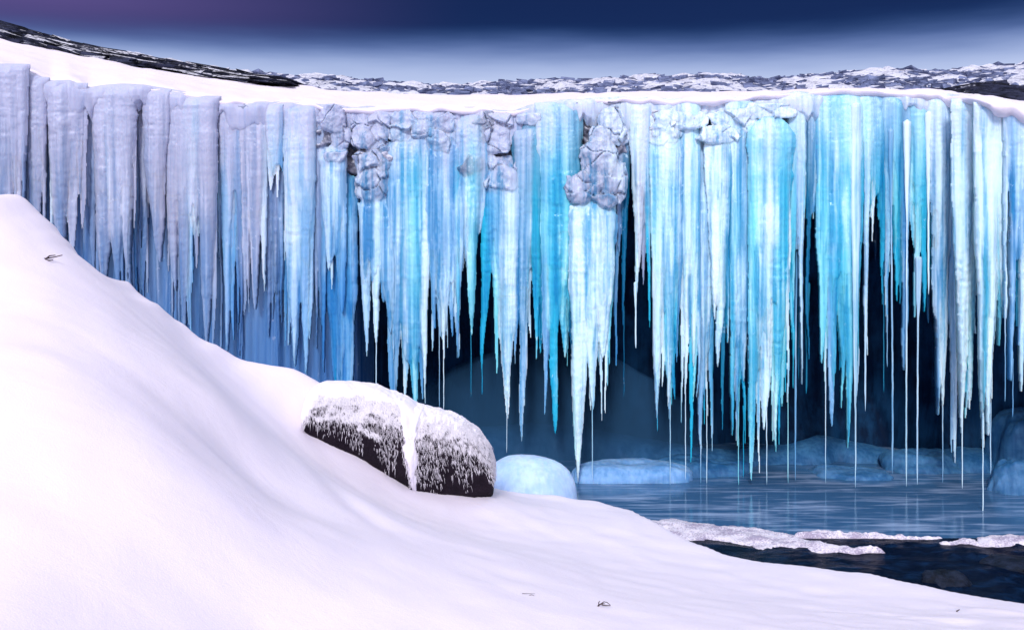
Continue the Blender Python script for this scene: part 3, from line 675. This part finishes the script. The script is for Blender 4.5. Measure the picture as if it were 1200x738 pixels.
# ------------------------------------------------------------------ plateau snow + ridge
BASE_PX = [-300, 0, 100, 200, 300, 420, 500, 620, 750, 870, 1000, 1070, 1110, 1200, 1500]
BASE_PY = [0, 45, 64, 85, 98, 109, 112, 112, 110, 110, 106, 109, 113, 121, 140]
TOP_PX = [-300, 0, 60, 130, 200, 260, 320, 400, 500, 540, 600, 700, 800, 850, 900, 960, 1000, 1060, 1100, 1160, 1200, 1500]
TOP_PY = [-30, 30, 50, 62, 74, 84, 89, 93, 102, 104, 97, 95, 90, 89, 94, 89, 85, 83, 85, 80, 76, 66]
def plateau():
    px = np.linspace(-300, 1700, 500); Yl = lipY(px); Zl = wz(lipPY(px), Yl)
    drape = np.interp(px, [-300, 600, 700, 850, 1050, 1150, 1500], [.02, .025, .03, .035, .035, .14, .22])
    drape = drape * (1 + .55 * fbm(px / 38, 2, 5, 3) + .35 * noise3(px / 11, 1, 3))
    fwd = np.interp(px, [-300, 600, 700, 860, 950, 1100, 1150, 1500], [.03, .06, .06, .10, .13, .16, .30, .32])
    Yb = 20.0; Zb = wz(np.interp(px, BASE_PX, BASE_PY), Yb)
    rows = []
    def row(Y, Z): rows.append((Y + 0 * px, Z + 0 * px))
    row(Yl + .5, Zl - drape - .10); row(Yl - fwd * .6, Zl - drape - .03); row(Yl - fwd * 1.0, Zl - drape * .75); row(Yl - fwd * .98, Zl - drape * .35); row(Yl - fwd * .7, Zl - .01); row(Yl - fwd * .2, Zl + .02)
    for s in np.linspace(.04, 1, 34): row(Yl + (Yb - Yl) * s, Zl + .02 + (Zb - Zl) * (s ** .95))
    row(Yb + 6, Zb + .2); row(Yb + 30, Zb - 2)
    Yg = np.array([r[0] for r in rows]).T; Zg = np.array([r[1] for r in rows]).T
    Xg = (px[:, None] - 600) / F * Yg
    j = np.arange(Yg.shape[1])[None, :]
    edge = np.where(j < 6, 1, np.exp(-(j - 6) / 4.0))
    n = fbm(Xg * 1.7, Yg * 1.7, 3, 4)
    Zg = Zg + .05 * n * (j > 4) + .035 * noise3(Xg * 5, Yg * 3, 1) * edge
    Yg = Yg + .09 * fbm(Xg * 2.5, 5, Zg * 2, 3) * (j < 6)
    V = np.stack([Xg, Yg, Zg], -1).reshape(-1, 3)
    return V, [tuple(reversed(f)) for f in grid_faces(Yg.shape[0], Yg.shape[1])]
V, Fc = plateau()
tag(mesh_obj('snow_field', V, Fc, SNOW), kind='structure')

def ridge_h(px, Y):
    Yb, Yt = 19.6, 26.0
    zb = wz(np.interp(px, BASE_PX, BASE_PY), Yb) - .12; zt = wz(np.interp(px, TOP_PX, TOP_PY), Yt)
    s = (Y - Yb) / (Yt - Yb)
    return np.where(s < 1, zb + (zt - zb) * np.clip(s, 0, 1) ** .85, zt - .25 * (Y - Yt))
def ridge():
    px = np.linspace(-320, 1520, 420)[:, None]; Y = np.concatenate([np.linspace(19.4, 27, 60), np.linspace(27.6, 48, 14)])[None, :]
    X = (px - 600) / F * Y
    h = ridge_h(px, Y)
    n = fbm(X * .9, Y * .9, 2, 5); q = n * 5; terr = (np.floor(q) + sstep(.2, .8, q - np.floor(q))) / 5
    Z = h + .22 * terr * sstep(19.4, 21, Y) + .05 * noise3(X * 5, Y * 5, 9)
    return np.stack([X, Y + 0 * X, Z], -1).reshape(-1, 3), [tuple(reversed(f)) for f in grid_faces(420, 74)]
V, Fc = ridge()
tag(mesh_obj('rocky_hillside', V, Fc, RIDGE), kind='structure')

def block(c, s, rz, tilt=.25, jit=.28):
    u = np.array([[x, y, z] for x in (-1, 1) for y in (-1, 1) for z in (-1, 1)], float)
    u = u + RS.uniform(-jit, jit, u.shape)
    u = u * np.array(s) / 2
    a = RS.uniform(-tilt, tilt, 2)
    cx, sx = math.cos(a[0]), math.sin(a[0]); cy, sy = math.cos(a[1]), math.sin(a[1]); cz, sz = math.cos(rz), math.sin(rz)
    M = np.array([[cz, -sz, 0], [sz, cz, 0], [0, 0, 1]]) @ np.array([[cy, 0, sy], [0, 1, 0], [-sy, 0, cy]]) @ np.array([[1, 0, 0], [0, cx, -sx], [0, sx, cx]])
    return u @ M.T + np.array(c), [(0, 1, 3, 2), (4, 6, 7, 5), (0, 4, 5, 1), (2, 3, 7, 6), (0, 2, 6, 4), (1, 5, 7, 3)]
mb = MB()
for i in range(7000):
    px = RS.uniform(170, 1330); Y = 19.9 + 6.6 * RS.rand() ** .8
    s = .045 + .15 * RS.rand() ** 3
    z = float(ridge_h(px, Y)) + s * .05
    mb.add(*block((wx(px, Y), Y, z), (s * RS.uniform(.9, 2.2), s * RS.uniform(.8, 1.6), s * RS.uniform(.35, .8)), RS.uniform(0, 3.14)))
tag(mb.build('rubble', RUBBLE, smooth=False), 'snow dusted rubble strewn along the skyline ridge', 'rubble', kind='stuff')

def outcrop(label, pts, n, L, T, Yr):
    mb = MB()
    P = np.array(pts, float)
    for i in range(n):
        px = P[0, 0] + (P[-1, 0] - P[0, 0]) * RS.rand() ** 1.25; f = RS.rand(); Y = Yr[0] + (Yr[1] - Yr[0]) * f
        top = np.interp(px, P[:, 0], P[:, 1]); bot = np.interp(px, P[:, 0], P[:, 2])
        py = bot + (top - bot) * f + RS.uniform(-1, 1)
        slope = math.atan(-(np.interp(px + 10, P[:, 0], P[:, 1]) - np.interp(px - 10, P[:, 0], P[:, 1])) / 20)
        l = RS.uniform(*L); th = RS.uniform(*T) * float(np.clip((bot - top) / 12, .2, 1.2))
        V, Fc = block((0, 0, 0), (l, RS.uniform(.4, 1.1), th), RS.uniform(-.12, .12), .05, .2)
        c, s = math.cos(slope), math.sin(slope)
        x = V[:, 0] * c - V[:, 2] * s; z = V[:, 0] * s + V[:, 2] * c
        V = np.stack([x, V[:, 1], z], -1) + np.array([wx(px, Y), Y, wz(py, Y) - th * .4])
        mb.add(V, Fc)
    tag(mb.build('rock_outcrop', OUTCROP, smooth=False), label, 'rock outcrop', 'dark outcrops on the skyline')
outcrop('long black layered rock outcrop sloping down from the upper left corner', [(-200, 5, 15), (0, 27, 44), (100, 55, 64), (200, 73, 82), (290, 89, 95), (325, 94, 96.5)], 1300, (.25, 1.0), (.04, .11), (19.3, 21.5))
outcrop('jagged black rock band peeking over the snow brow, upper right', [(1060, 110, 112), (1110, 106, 113), (1150, 99, 115), (1200, 104, 124), (1400, 108, 136)], 120, (.25, .8), (.08, .26), (18.0, 19.8))

# ------------------------------------------------------------------ snow bank
CR = np.array([(-260,110,8.0),(-120,165,8.6),(0,230,9.2),(25,237,9.25),(45,249,9.3),(65,266,9.4),(80,288,9.5),(95,306,9.6),(108,318,9.65),(130,326,9.7),(160,341,9.8),(180,356,9.9),(195,374,9.95),(210,380,10.0),(232,395,10.05),
  (262,411,10.15),(300,425,10.3),(345,432,10.5),(372,446,10.6),(420,476,10.8),(480,520,11.0),(560,564,11.5),(600,577,11.8),(650,581,11.9),(700,587,11.9),(740,598,11.7),(765,610,11.3),(790,625,10.9),(820,639,10.6),(850,649,10.36),(890,657,10.2),(940,663,10.0),(1020,674,9.75),(1060,682,9.5),(1100,691,9.3),(1150,700,9.1),(1200,708,8.9),(1350,730,8.5)], float)
ctl = [(wx(a, c), c, wz(b_, c)) for a, b_, c in CR]
FG = [(600,738,5.98),(0,738,4.3),(1200,738,7.65),(1000,738,7.2),(300,738,5.26),(800,738,6.6),(200,550,5.9),(400,620,6.9),(100,450,6.3),(0,330,7.7),(-200,300,7.5),(600,650,8.3),(800,690,8.5),(1000,705,8.7),(250,470,7.6),(430,590,8.6),(500,620,8.4),(300,560,7.3),(-200,600,4.7),(370,520,9.9),(480,566,10.4),(575,577,11.0)]
ctl += [(wx(a, c), c, wz(b_, c)) for a, b_, c in FG]
ctl += [(0, 0, 2.0), (-4, 0, 2.3), (4, 0, 1.5), (0, -4, 2.0), (-6, -4, 2.5), (7, -3, 1.2), (0, 3, 1.75), (3, 4, 1.2), (-3, 3, 2.1), (8, 4, .7), (-8, 4, 3.2)]
ctl = np.array(ctl)
def tps(P, Q, reg=.02):
    def U(r2): return np.where(r2 > 1e-12, r2 * np.log(np.maximum(r2, 1e-12)), 0) * .5
    n = len(P); d = ((P[:, None, :2] - P[None, :, :2]) ** 2).sum(-1)
    A = np.zeros((n + 3, n + 3)); A[:n, :n] = U(d) + reg * np.eye(n); A[:n, n] = 1; A[:n, n+1:] = P[:, :2]; A[n, :n] = 1; A[n+1:, :n] = P[:, :2].T
    w = np.linalg.solve(A, np.concatenate([P[:, 2], np.zeros(3)]))
    out = np.zeros(len(Q))
    for i in range(0, len(Q), 20000):
        q = Q[i:i+20000]; out[i:i+20000] = U(((q[:, None, :] - P[None, :, :2]) ** 2).sum(-1)) @ w[:n] + w[n] + q @ w[n+1:]
    return out
def bank_h(X, Y):
    sh = X.shape; Q = np.stack([X.ravel(), Y.ravel()], -1)
    px = 600 + F * Q[:, 0] / np.maximum(Q[:, 1], .5)
    px = np.where(Q[:, 1] < 2, np.where(Q[:, 0] > 0, 1350, -260), px)
    Yc = np.interp(px, CR[:, 0], CR[:, 2]); zc = np.interp(px, CR[:, 0], wz(CR[:, 1], CR[:, 2]))
    d = Q[:, 1] - Yc
    Qf = np.stack([Q[:, 0] * np.minimum(1, Yc / np.maximum(Q[:, 1], .1)), np.minimum(Q[:, 1], Yc)], -1)
    Qf = np.where((d > 0)[:, None], Qf, Q)
    h = tps(ctl, Qf, .004)
    steep = np.interp(px, [-260, 300, 560, 800, 1350], [.7, .8, .9, 1.6, 1.6])
    dd = np.maximum(d, 0)
    h = h - steep * dd ** 2 / (dd + .25)
    rough = sstep(1.5, 3.2, Q[:, 0]) * sstep(8.9, 8.0, Q[:, 1]) * sstep(5.5, 7.0, Q[:, 1])
    h = h + (.004 + .022 * rough) * fbm(Q[:, 0] * 2.2 + .8 * Q[:, 1], Q[:, 1] * 6, 4, 4) * sstep(-.2, .4, noise3(Q[:, 0] * .5, Q[:, 1] * .5, 6) + rough)
    h = h + .022 * fbm(Q[:, 0] * .9, Q[:, 1] * .9, 1, 3) * np.clip(Q[:, 1] / 4, 0, 1) + .010 * noise3(Q[:, 0] * 4, Q[:, 1] * 4, 3)
    cre = np.exp(-((d + .1) / .35) ** 2) * np.interp(px, [-100, 230, 330], [1, 1, 0])
    h = h + (.06 * noise3(Q[:, 0] * 5.5, 3, 7) + .035 * noise3(Q[:, 0] * 13, 5, 2)) * cre
    g = lambda x0, y0, x1, y1, wd, a: a * np.exp(-((((Q[:,0]-x0)*(y1-y0)-(Q[:,1]-y0)*(x1-x0))/math.hypot(x1-x0, y1-y0))/wd) ** 2) * sstep(-.2, .25, ((Q[:,0]-x0)*(x1-x0)+(Q[:,1]-y0)*(y1-y0))/((x1-x0)**2+(y1-y0)**2)) * sstep(1.2, .75, ((Q[:,0]-x0)*(x1-x0)+(Q[:,1]-y0)*(y1-y0))/((x1-x0)**2+(y1-y0)**2))
    h = h + g(wx(365,8.7), 8.7, wx(462,7.9), 7.6, .16, -.03) + g(wx(380,8.9), 8.9, wx(480,8.1), 7.9, .25, .02)
    return h.reshape(sh)
gx = np.linspace(-11, 10, 390); gy = np.linspace(-5, 14.2, 370)
GX, GY = np.meshgrid(gx, gy, indexing='ij'); GZ = bank_h(GX, GY)
GZ = np.maximum(GZ, -.6)
BV = np.stack([GX, GY, GZ], -1).reshape(-1, 3)
tag(mesh_obj('snow_bank', BV, grid_faces(390, 370), SNOW), kind='structure')
def ground_at(x, y): return float(bank_h(np.array([[x]]), np.array([[y]]))[0, 0])
def ray_ground(px, py):
    Y = np.linspace(2.5, 12.5, 500); X = wx(px, Y); z = wz(py, Y); h = bank_h(X[None, :], Y[None, :])[0]
    k = int(np.argmax(h > z)); return float(X[k]), float(Y[k]), float(h[k])

# ------------------------------------------------------------------ water
mw, t, b = mat('pool_water')
p = t.pos(); r1 = t.noise(t.scale(p, (1.1, 9, 1)), 1, 5, .6, .6); r2 = t.noise(t.scale(p, (4, 26, 1)), 1, 4, .6); pt = t.noise(t.scale(p, (.5, 2.2, 1)), 1, 4, .55)
fz = t.ss(t.math('ADD', t.math('MULTIPLY', r1, .65), t.math('MULTIPLY', pt, .35)), .46, .66)
t.put(b.inputs['Base Color'], t.mix(fz, rgb(.04, .12, .25), rgb(.26, .38, .58)))
t.put(b.inputs['Roughness'], t.mixf(fz, .04, .22)); b.inputs['IOR'].default_value = 1.33
b.inputs['Specular IOR Level'].default_value = .7
t.put(b.inputs['Normal'], t.bump(t.math('ADD', r1, t.math('MULTIPLY', r2, .5)), .07, .05))
V, Fc = sheet(lambda u, v: (-3 + 16 * u, 7.5 + 11 * v, 0 * u), 3, 3)
tag(mesh_obj('pool_water', V, Fc, mw, smooth=False), kind='structure')

md, t, b = mat('dark_stream_water')
p = t.pos(); r1 = t.noise(t.scale(p, (3, 6, 1)), 1, 6, .65, .5); r2 = t.noise(t.scale(p, (14, 22, 1)), 1, 4, .6)
t.put(b.inputs['Base Color'], t.mix(t.ss(r1, .45, .75), rgb(.001, .004, .016), rgb(.005, .022, .065)))
b.inputs['Roughness'].default_value = .22; b.inputs['Specular IOR Level'].default_value = .04
t.put(b.inputs['Normal'], t.bump(t.math('ADD', r1, t.math('MULTIPLY', r2, .4)), .45, .05))
def stream(u, v):
    X = 1.2 + 9 * u; Y = 7.6 + v * (4.05)
    return X + 0 * v, Y + 0 * u, .036 + .035 * fbm(X * 2.2, Y * 4, 3, 3) * (1 - sstep(.9, 1, v)) * sstep(0, .1, v) - .03 * sstep(.97, 1, v)
V, Fc = sheet(stream, 160, 110)
tag(mesh_obj('stream_water', V, Fc, md), kind='structure')

# snow crusts on the shore ice
def crust(label, spine, seed, hgt=.065):
    """spine: (px, py_centre, half width in metres along Y)"""
    S = np.array(spine, float); n = 200
    s = np.linspace(0, 1, n); k = np.linspace(0, 1, len(S))
    px = np.interp(s, k, S[:, 0]); py = np.interp(s, k, S[:, 1]); hw = np.interp(s, k, S[:, 2])
    Y0 = (ZC - .05) * F / (py - HZ); X0 = wx(px, Y0)
    c = np.linspace(-1, 1, 30)[None, :]
    hw = hw * (1 + .25 * noise3(X0 * 3.5, seed, 2) + .12 * noise3(X0 * 12, seed, 5))
    Y = Y0[:, None] + c * hw[:, None] + .05 * noise3(X0 * 5, seed, 0)[:, None]
    X = X0[:, None] + .03 * noise3(X0[:, None] * 9, c * 2, seed)
    prof = (1 - np.abs(c) ** 2.2) ** .8
    ends = (np.clip(np.minimum(s, 1 - s) * 16, 0, 1) ** .5)[:, None]
    Z = -.06 + (hgt + .06) * prof * ends * (1 + .25 * fbm(X * 3, Y * 3, seed, 3)) + .014 * noise3(X * 12, Y * 12, seed) * prof + .008 * noise3(X * 34, Y * 34, seed) * prof
    V = np.stack([X, Y + 0 * X, Z], -1).reshape(-1, 3)
    o = mesh_obj('snow_crust', V, [tuple(reversed(f)) for f in grid_faces(n, 30)], CRUST)
    tag(o, label, 'snow crust', 'snow crusts on the shore ice')
crust('long tapering snow crust running from the bank into the dark stream', [(735, 612, .4), (790, 618, .58), (850, 623, .58), (900, 629, .46), (950, 636, .28), (1000, 643, .10), (1046, 645, .03)], 3.3)
crust('thin broken snow crust between pool and dark stream, middle right', [(925, 626, .05), (960, 624, .16), (1000, 625, .16), (1040, 627, .12), (1075, 630, .08), (1110, 629, .10)], 9.1, .06)
crust('wide snow crust at the right edge of the stream', [(1095, 637, .06), (1130, 634, .2), (1170, 632, .28), (1215, 631, .32), (1300, 630, .35)], 15.7)
# rock in the stream
ROCKD = make_rock('wet_black_rock', (.003, .005, .010), (.02, .03, .06), 1.4, 1.8, 0, 2, False, .1)
for lab, (px, py, rx, ry, rz) in (('small pointed black rock in the stream beside the bank', (1108, 684, .22, .2, .13)), ('flat black rock in the stream below the wide crust', (1185, 662, .35, .3, .07))):
    Y = ZC * F / (py - HZ)
    V, Fc = lump((wx(px, Y), Y, .0), (rx, ry, rz), nseed(), .4, 1.8, 4)
    tag(mesh_obj('rock', V, Fc, ROCKD), lab, 'rock')

# ------------------------------------------------------------------ frosted boulders
mr, t, b = mat('rime_covered_rock')
p = t.pos(); st = t.noise(t.scale(p, (60, 60, 15)), 1, 4, .65); n2 = t.noise(p, 9, 5, .65)
geo = t.new('ShaderNodeNewGeometry'); sp = t.new('ShaderNodeSeparateXYZ'); t.put(sp.inputs[0], geo.outputs['Normal'])
v = t.math('ADD', t.math('MULTIPLY', sp.outputs['Z'], .55), t.math('ADD', t.math('MULTIPLY', st, .75), t.math('MULTIPLY', n2, .25)))
rm = t.ss(v, .60, .80)
t.put(b.inputs['Base Color'], t.mix(rm, t.mix(n2, rgb(.004, .003, .006), rgb(.03, .02, .032)), rgb(.82, .80, .87)))
t.put(b.inputs['Roughness'], .8); b.inputs['Specular IOR Level'].default_value = .08
t.put(b.inputs['Normal'], t.bump(t.math('ADD', st, n2), .9, .04))
RIME = make_snow('rime', (.84, .82, .9), .6)
RIMEH, t, b = mat('rime_needles'); b.inputs['Base Color'].default_value = rgb(.88, .85, .92); b.inputs['Roughness'].default_value = .6
def boulder(label, x0, x1, tops, bots, ry, seed, nrime, drape=()):
    """rounded rock lofted along its length, with its own snow cap and hanging rime"""
    nu, nv = 170, 150
    u = np.linspace(-1, 1, nu); px = (x0 + x1) / 2 + (x1 - x0) / 2 * np.sin(u * np.pi / 2) ** 1
    px = np.clip(px, x0 + .01, x1 - .01)
    tp = np.interp(px, *zip(*tops)); bt = np.interp(px, *zip(*bots))
    Yg = np.interp(px, [350, 430, 490, 580], [ray_ground(356, 497)[1], ray_ground(430, 534)[1], ray_ground(486, 572)[1], ray_ground(545, 577)[1] + .12]); print('boulder Y', Yg[0], Yg[-1])
    Yc = np.convolve(np.pad(Yg, 12, 'edge'), np.ones(25) / 25, 'valid') + ry * .55
    endf = np.clip(1 - np.abs(u) ** 9, 0, 1) ** .5
    zt = wz(tp, Yc); zb = wz(bt, Yc) - .10
    zm = (zt + zb) / 2; hz = (zt - zb) / 2 * endf
    a = np.linspace(0, 2 * np.pi, nv, endpoint=False)[None, :]
    ca, sa = np.cos(a), np.sin(a); pw = 2.25; den = (np.abs(ca) ** pw + np.abs(sa) ** pw) ** (1 / pw)
    yy = -ca / den; zz = sa / den
    rad = 1 + .10 * fbm(u[:, None] * 2.2 + seed, yy * 1.6, zz * 1.6, 3) + .05 * fbm(u[:, None] * 9, yy * 4 + seed, zz * 4, 3)
    X = wx(px, Yc)[:, None] + 0 * a
    Y = Yc[:, None] + ry * endf[:, None] * yy * rad * np.where(zz < 0, 1 + .18 * zz, 1)
    Z = zm[:, None] + hz[:, None] * zz * (1 + .5 * (rad - 1))
    P = np.stack([X, Y, Z], -1).reshape(-1, 3); Fc = grid_faces(nv, nu, True)
    P = np.stack([X, Y, Z], -1).transpose(1, 0, 2).reshape(-1, 3)
    o = mesh_obj('boulder', P, Fc, mr); tag(o, label, 'boulder', 'rime covered boulders on the bank')
    PXv = np.broadcast_to(px[None, :], (nv, nu)).ravel(); ZZ = np.broadcast_to(zz.T, (nv, nu)).ravel()
    N = np.zeros_like(P); Fa = np.array(Fc); fn = np.cross(P[Fa[:, 1]] - P[Fa[:, 0]], P[Fa[:, 2]] - P[Fa[:, 0]])
    for q in range(4): np.add.at(N, Fa[:, q], fn)
    N /= np.maximum(1e-9, np.linalg.norm(N, axis=1))[:, None]
    if (N[:, 2] * ZZ).mean() < 0:
        N = -N; o.data.flip_normals()
    up = N[:, 2] + .12 * fbm(P[:, 0] * 5 + seed, P[:, 1] * 5, P[:, 2] * 2, 3) + .05 * noise3(P[:, 0] * 30, P[:, 1] * 30, P[:, 2] * 8)
    for (dx, wd, am) in drape: up = up + am * np.exp(-((PXv - dx - 6 * (ZZ < 0) * -ZZ) / wd) ** 2)
    up = up - .5 * sstep(.35, .0, ZZ) * (np.abs(PXv - 486) > 16) * (PXv > 378)
    th = .030 * sstep(.62, 1.1, up) * (1 + .12 * noise3(P[:, 0] * 9, P[:, 1] * 9, P[:, 2] * 9)) - .010
    CV = P + N * th[:, None]
    keep = [f if True else f for f in Fc if max(th[list(f)]) > -.009]
    mesh_obj('snow_cap', CV, keep, RIME, o)
    mb = MB(); cand = np.where((N[:, 1] < .35) & (up < 1.15) & (N[:, 2] > -.5))[0]
    rs = np.random.RandomState(int(seed * 10))
    for i in rs.choice(cand, nrime):
        hh = ZZ[i] * .5 + .5
        if not (.45 < up[i] < 1.0 and rs.rand() < .75) and rs.rand() > -.2 + 1.2 * hh ** 1.7 + .5 * noise3(P[i, 0] * 9, seed, 1): continue
        l = rs.uniform(.015, .06) * (2.2 if rs.rand() < .06 else 1); w = rs.uniform(.0012, .0030)
        d = N[i] * .3 + np.array([rs.normal(0, .10), rs.normal(0, .1), -1.0]); d /= np.linalg.norm(d)
        a_ = np.cross(d, [1, 0, 0]); a_ /= np.linalg.norm(a_); e = np.cross(d, a_)
        base = P[i] + N[i] * .002
        ring = [base + w * (math.cos(q) * a_ + math.sin(q) * e) for q in (0, 2.09, 4.19)]
        mid = [base + d * l * .55 + N[i] * .007 + .7 * w * (math.cos(q) * a_ + math.sin(q) * e) for q in (0, 2.09, 4.19)]
        mb.add(ring + mid + [base + d * l], [(0, 1, 4, 3), (1, 2, 5, 4), (2, 0, 3, 5), (3, 4, 6), (4, 5, 6), (5, 3, 6)])
    f = mb.build('rime_fringe', RIMEH, o); f['kind'] = 'stuff'
    return o
boulder('long low boulder furred with rime, sunk into the snow slope', 364, 494, [(362, 456), (380, 450), (405, 450), (440, 453), (470, 464), (496, 480)], [(350, 497), (370, 508), (400, 519), (440, 540), (470, 556), (496, 572)], .50, 2.2, 11000, [(487, 9, 1.6), (360, 9, 1.5)])
boulder('blunt dark ended boulder with icy hair, facing the pool', 482, 579, [(480, 474), (505, 479), (525, 484), (545, 492), (560, 503), (572, 520), (580, 540)], [(480, 568), (520, 571), (560, 571), (580, 569)], .48, 6.1, 11000, [(484, 7, 1.4)])

# ------------------------------------------------------------------ twigs
mt, t, b = mat('dry_twig'); b.inputs['Base Color'].default_value = rgb(.05, .03, .035); b.inputs['Roughness'].default_value = .8
def tube(mb, P, r0, r1, n=6):
    P = np.array(P, float); V = []; m = len(P)
    for i in range(m):
        d = P[min(i+1, m-1)] - P[max(i-1, 0)]; d /= np.linalg.norm(d)
        a = np.cross(d, [0.1, .2, 1]); a /= np.linalg.norm(a); e = np.cross(d, a); r = r0 + (r1 - r0) * i / (m - 1)
        for k in range(n): q = 2 * math.pi * k / n; V.append(P[i] + r * (math.cos(q) * a + math.sin(q) * e))
    Fc = [(i*n+k, i*n+(k+1) % n, (i+1)*n+(k+1) % n, (i+1)*n+k) for i in range(m-1) for k in range(n)]
    Fc += [tuple(range(n))[::-1], tuple(range((m-1)*n, m*n))]
    mb.add(V, Fc)
def twig(label, px, py, lines, sc_, r, cat='twig'):
    x, y, z = ray_ground(px, py); mb = MB()
    for L in lines: tube(mb, [(x + a * sc_, y + b_ * sc_ * .4, z + .004 + c * sc_) for a, b_, c in L], r, r * .5)
    tag(mb.build('twig', mt), label, cat)
twig('dark bent twig poking from the snow at the bottom', 706, 711, [[(-.09,0,-.02),(-.03,.02,.02),(.02,.05,.05),(.06,.03,.045),(.10,0,.015)],[(-.05,0,.0),(-.045,.02,.05),(-.03,.02,.065)],[(-.01,0,.02),(.04,0,.01),(.1,-.02,.012)],[(-.04,0,.02),(.0,0,.035),(.03,.02,.03)]], .55, .0045)
twig('faint half buried twig in snow left of the dark bent one', 620, 697, [[(-.08,0,.012),(0,.02,.01),(.07,.04,.004)],[(-.01,0,-.01),(.03,0,.0),(.06,-.02,-.01)]], .6, .002)
twig('brown broken twig lying on the left snow crest', 58, 307, [[(-.11,0,.0),(-.05,.02,.02),(.02,.03,.03),(.10,.05,.05)],[(-.08,0,.0),(-.02,.01,.005),(.03,.0,.01)],[(-.04,0,.01),(.0,0,.045),(.05,0,.05)]], 1.0, .008)
twig('tiny dark bit of twig on the snow near the lower right bank', 1123, 717, [[(-.02,0,0),(0,0,.012),(.015,0,.02)]], .8, .006)

# ------------------------------------------------------------------ light and sky
W = bpy.data.worlds.new('World'); sc.world = W; W.use_nodes = True
t = NT(W); bg = W.node_tree.nodes['Background']
sky = t.new('ShaderNodeTexSky', sky_type='NISHITA'); sky.sun_disc = False
SUN_EL, SUN_AZ = R(34), R(-170)     # azimuth from +Y, clockwise: behind the camera, to the left
sky.sun_elevation = SUN_EL; sky.sun_rotation = SUN_AZ
tc = t.new('ShaderNodeTexCoord'); sp = t.new('ShaderNodeSeparateXYZ'); t.put(sp.inputs[0], tc.outputs['Generated'])
cn = t.noise(t.scale(tc.outputs['Generated'], (1.6, 1.6, 12)), 1.2, 5, .55)
el = t.math('ADD', sp.outputs['Z'], t.math('MULTIPLY', t.math('SUBTRACT', cn, .5), .04))
ramp = t.new('ShaderNodeValToRGB'); cr = ramp.color_ramp; cr.interpolation = 'B_SPLINE'
stops = [(0.0, (.62, .70, .95)), (.124, (.60, .68, .93)), (.143, (.36, .46, .76)), (.160, (.10, .17, .42)), (.176, (.014, .045, .16)), (.19, (.002, .014, .085)), (.30, (.006, .016, .08)), (.42, (.30, .32, .52)), (.62, (.92, .90, 1.1)), (1.0, (1.0, .97, 1.12))]
while len(cr.elements) < len(stops): cr.elements.new(.5)
for e, (p_, c_) in zip(cr.elements, stops): e.position = p_; e.color = (c_[0], c_[1], c_[2], 1)
t.put(ramp.inputs[0], el)
# violet cast toward the left, and the lit, open half of the sky behind the viewer
left = t.ss(sp.outputs['X'], -.02, -.55)
viol = t.mix(t.math('MULTIPLY', left, t.ss(el, .15, .2)), ramp.outputs[0], rgb(.12, .085, .28))
viol = t.mix(t.math('MULTIPLY', t.ss(el, .3, .5), 1.0), viol, ramp.outputs[0])
back = t.ss(sp.outputs['Y'], .1, -.5)
cloud = t.mix(back, viol, rgb(.90, .84, 1.06))
nis = t.mix(1.0, sky.outputs[0], rgb(.1, .1, .1), 'MULTIPLY')
allc = t.mix(.012, cloud, nis)
bg10 = t.mix(1.0, allc, rgb(10, 10, 10), 'MULTIPLY')
t.put(bg.inputs[0], bg10); bg.inputs[1].default_value = .1
sl = bpy.data.lights.new('sun', 'SUN'); sl.energy = 2.75; sl.angle = R(11); sl.color = (1, .965, .975)
so = bpy.data.objects.new('sun', sl); C.objects.link(so)
from mathutils import Vector
d = Vector((math.sin(SUN_AZ) * math.cos(SUN_EL), math.cos(SUN_AZ) * math.cos(SUN_EL), math.sin(SUN_EL)))
so.rotation_euler = d.to_track_quat('Z', 'Y').to_euler(); so.location = d * 30

# ------------------------------------------------------------------ camera
cam = bpy.data.cameras.new('camera'); co = bpy.data.objects.new('camera', cam); C.objects.link(co)
co.location = (0, 0, ZC); co.rotation_euler = (R(90), 0, 0)
cam.sensor_width = 36; cam.lens = 36 * F / 1200; cam.shift_y = -(369 - HZ) / 1200
cam.clip_end = 500; cam.clip_start = .05
sc.camera = co
sc.view_settings.view_transform = 'Standard'; sc.view_settings.look = 'None'; sc.view_settings.gamma = 1; sc.view_settings.exposure = 0.0
sc.view_settings.use_curve_mapping = False
sc.cycles.use_denoising = True
sc.cycles.max_bounces = 6; sc.cycles.diffuse_bounces = 3; sc.cycles.glossy_bounces = 3
for o in bpy.data.objects:
    if '_o' in o: del o['_o']
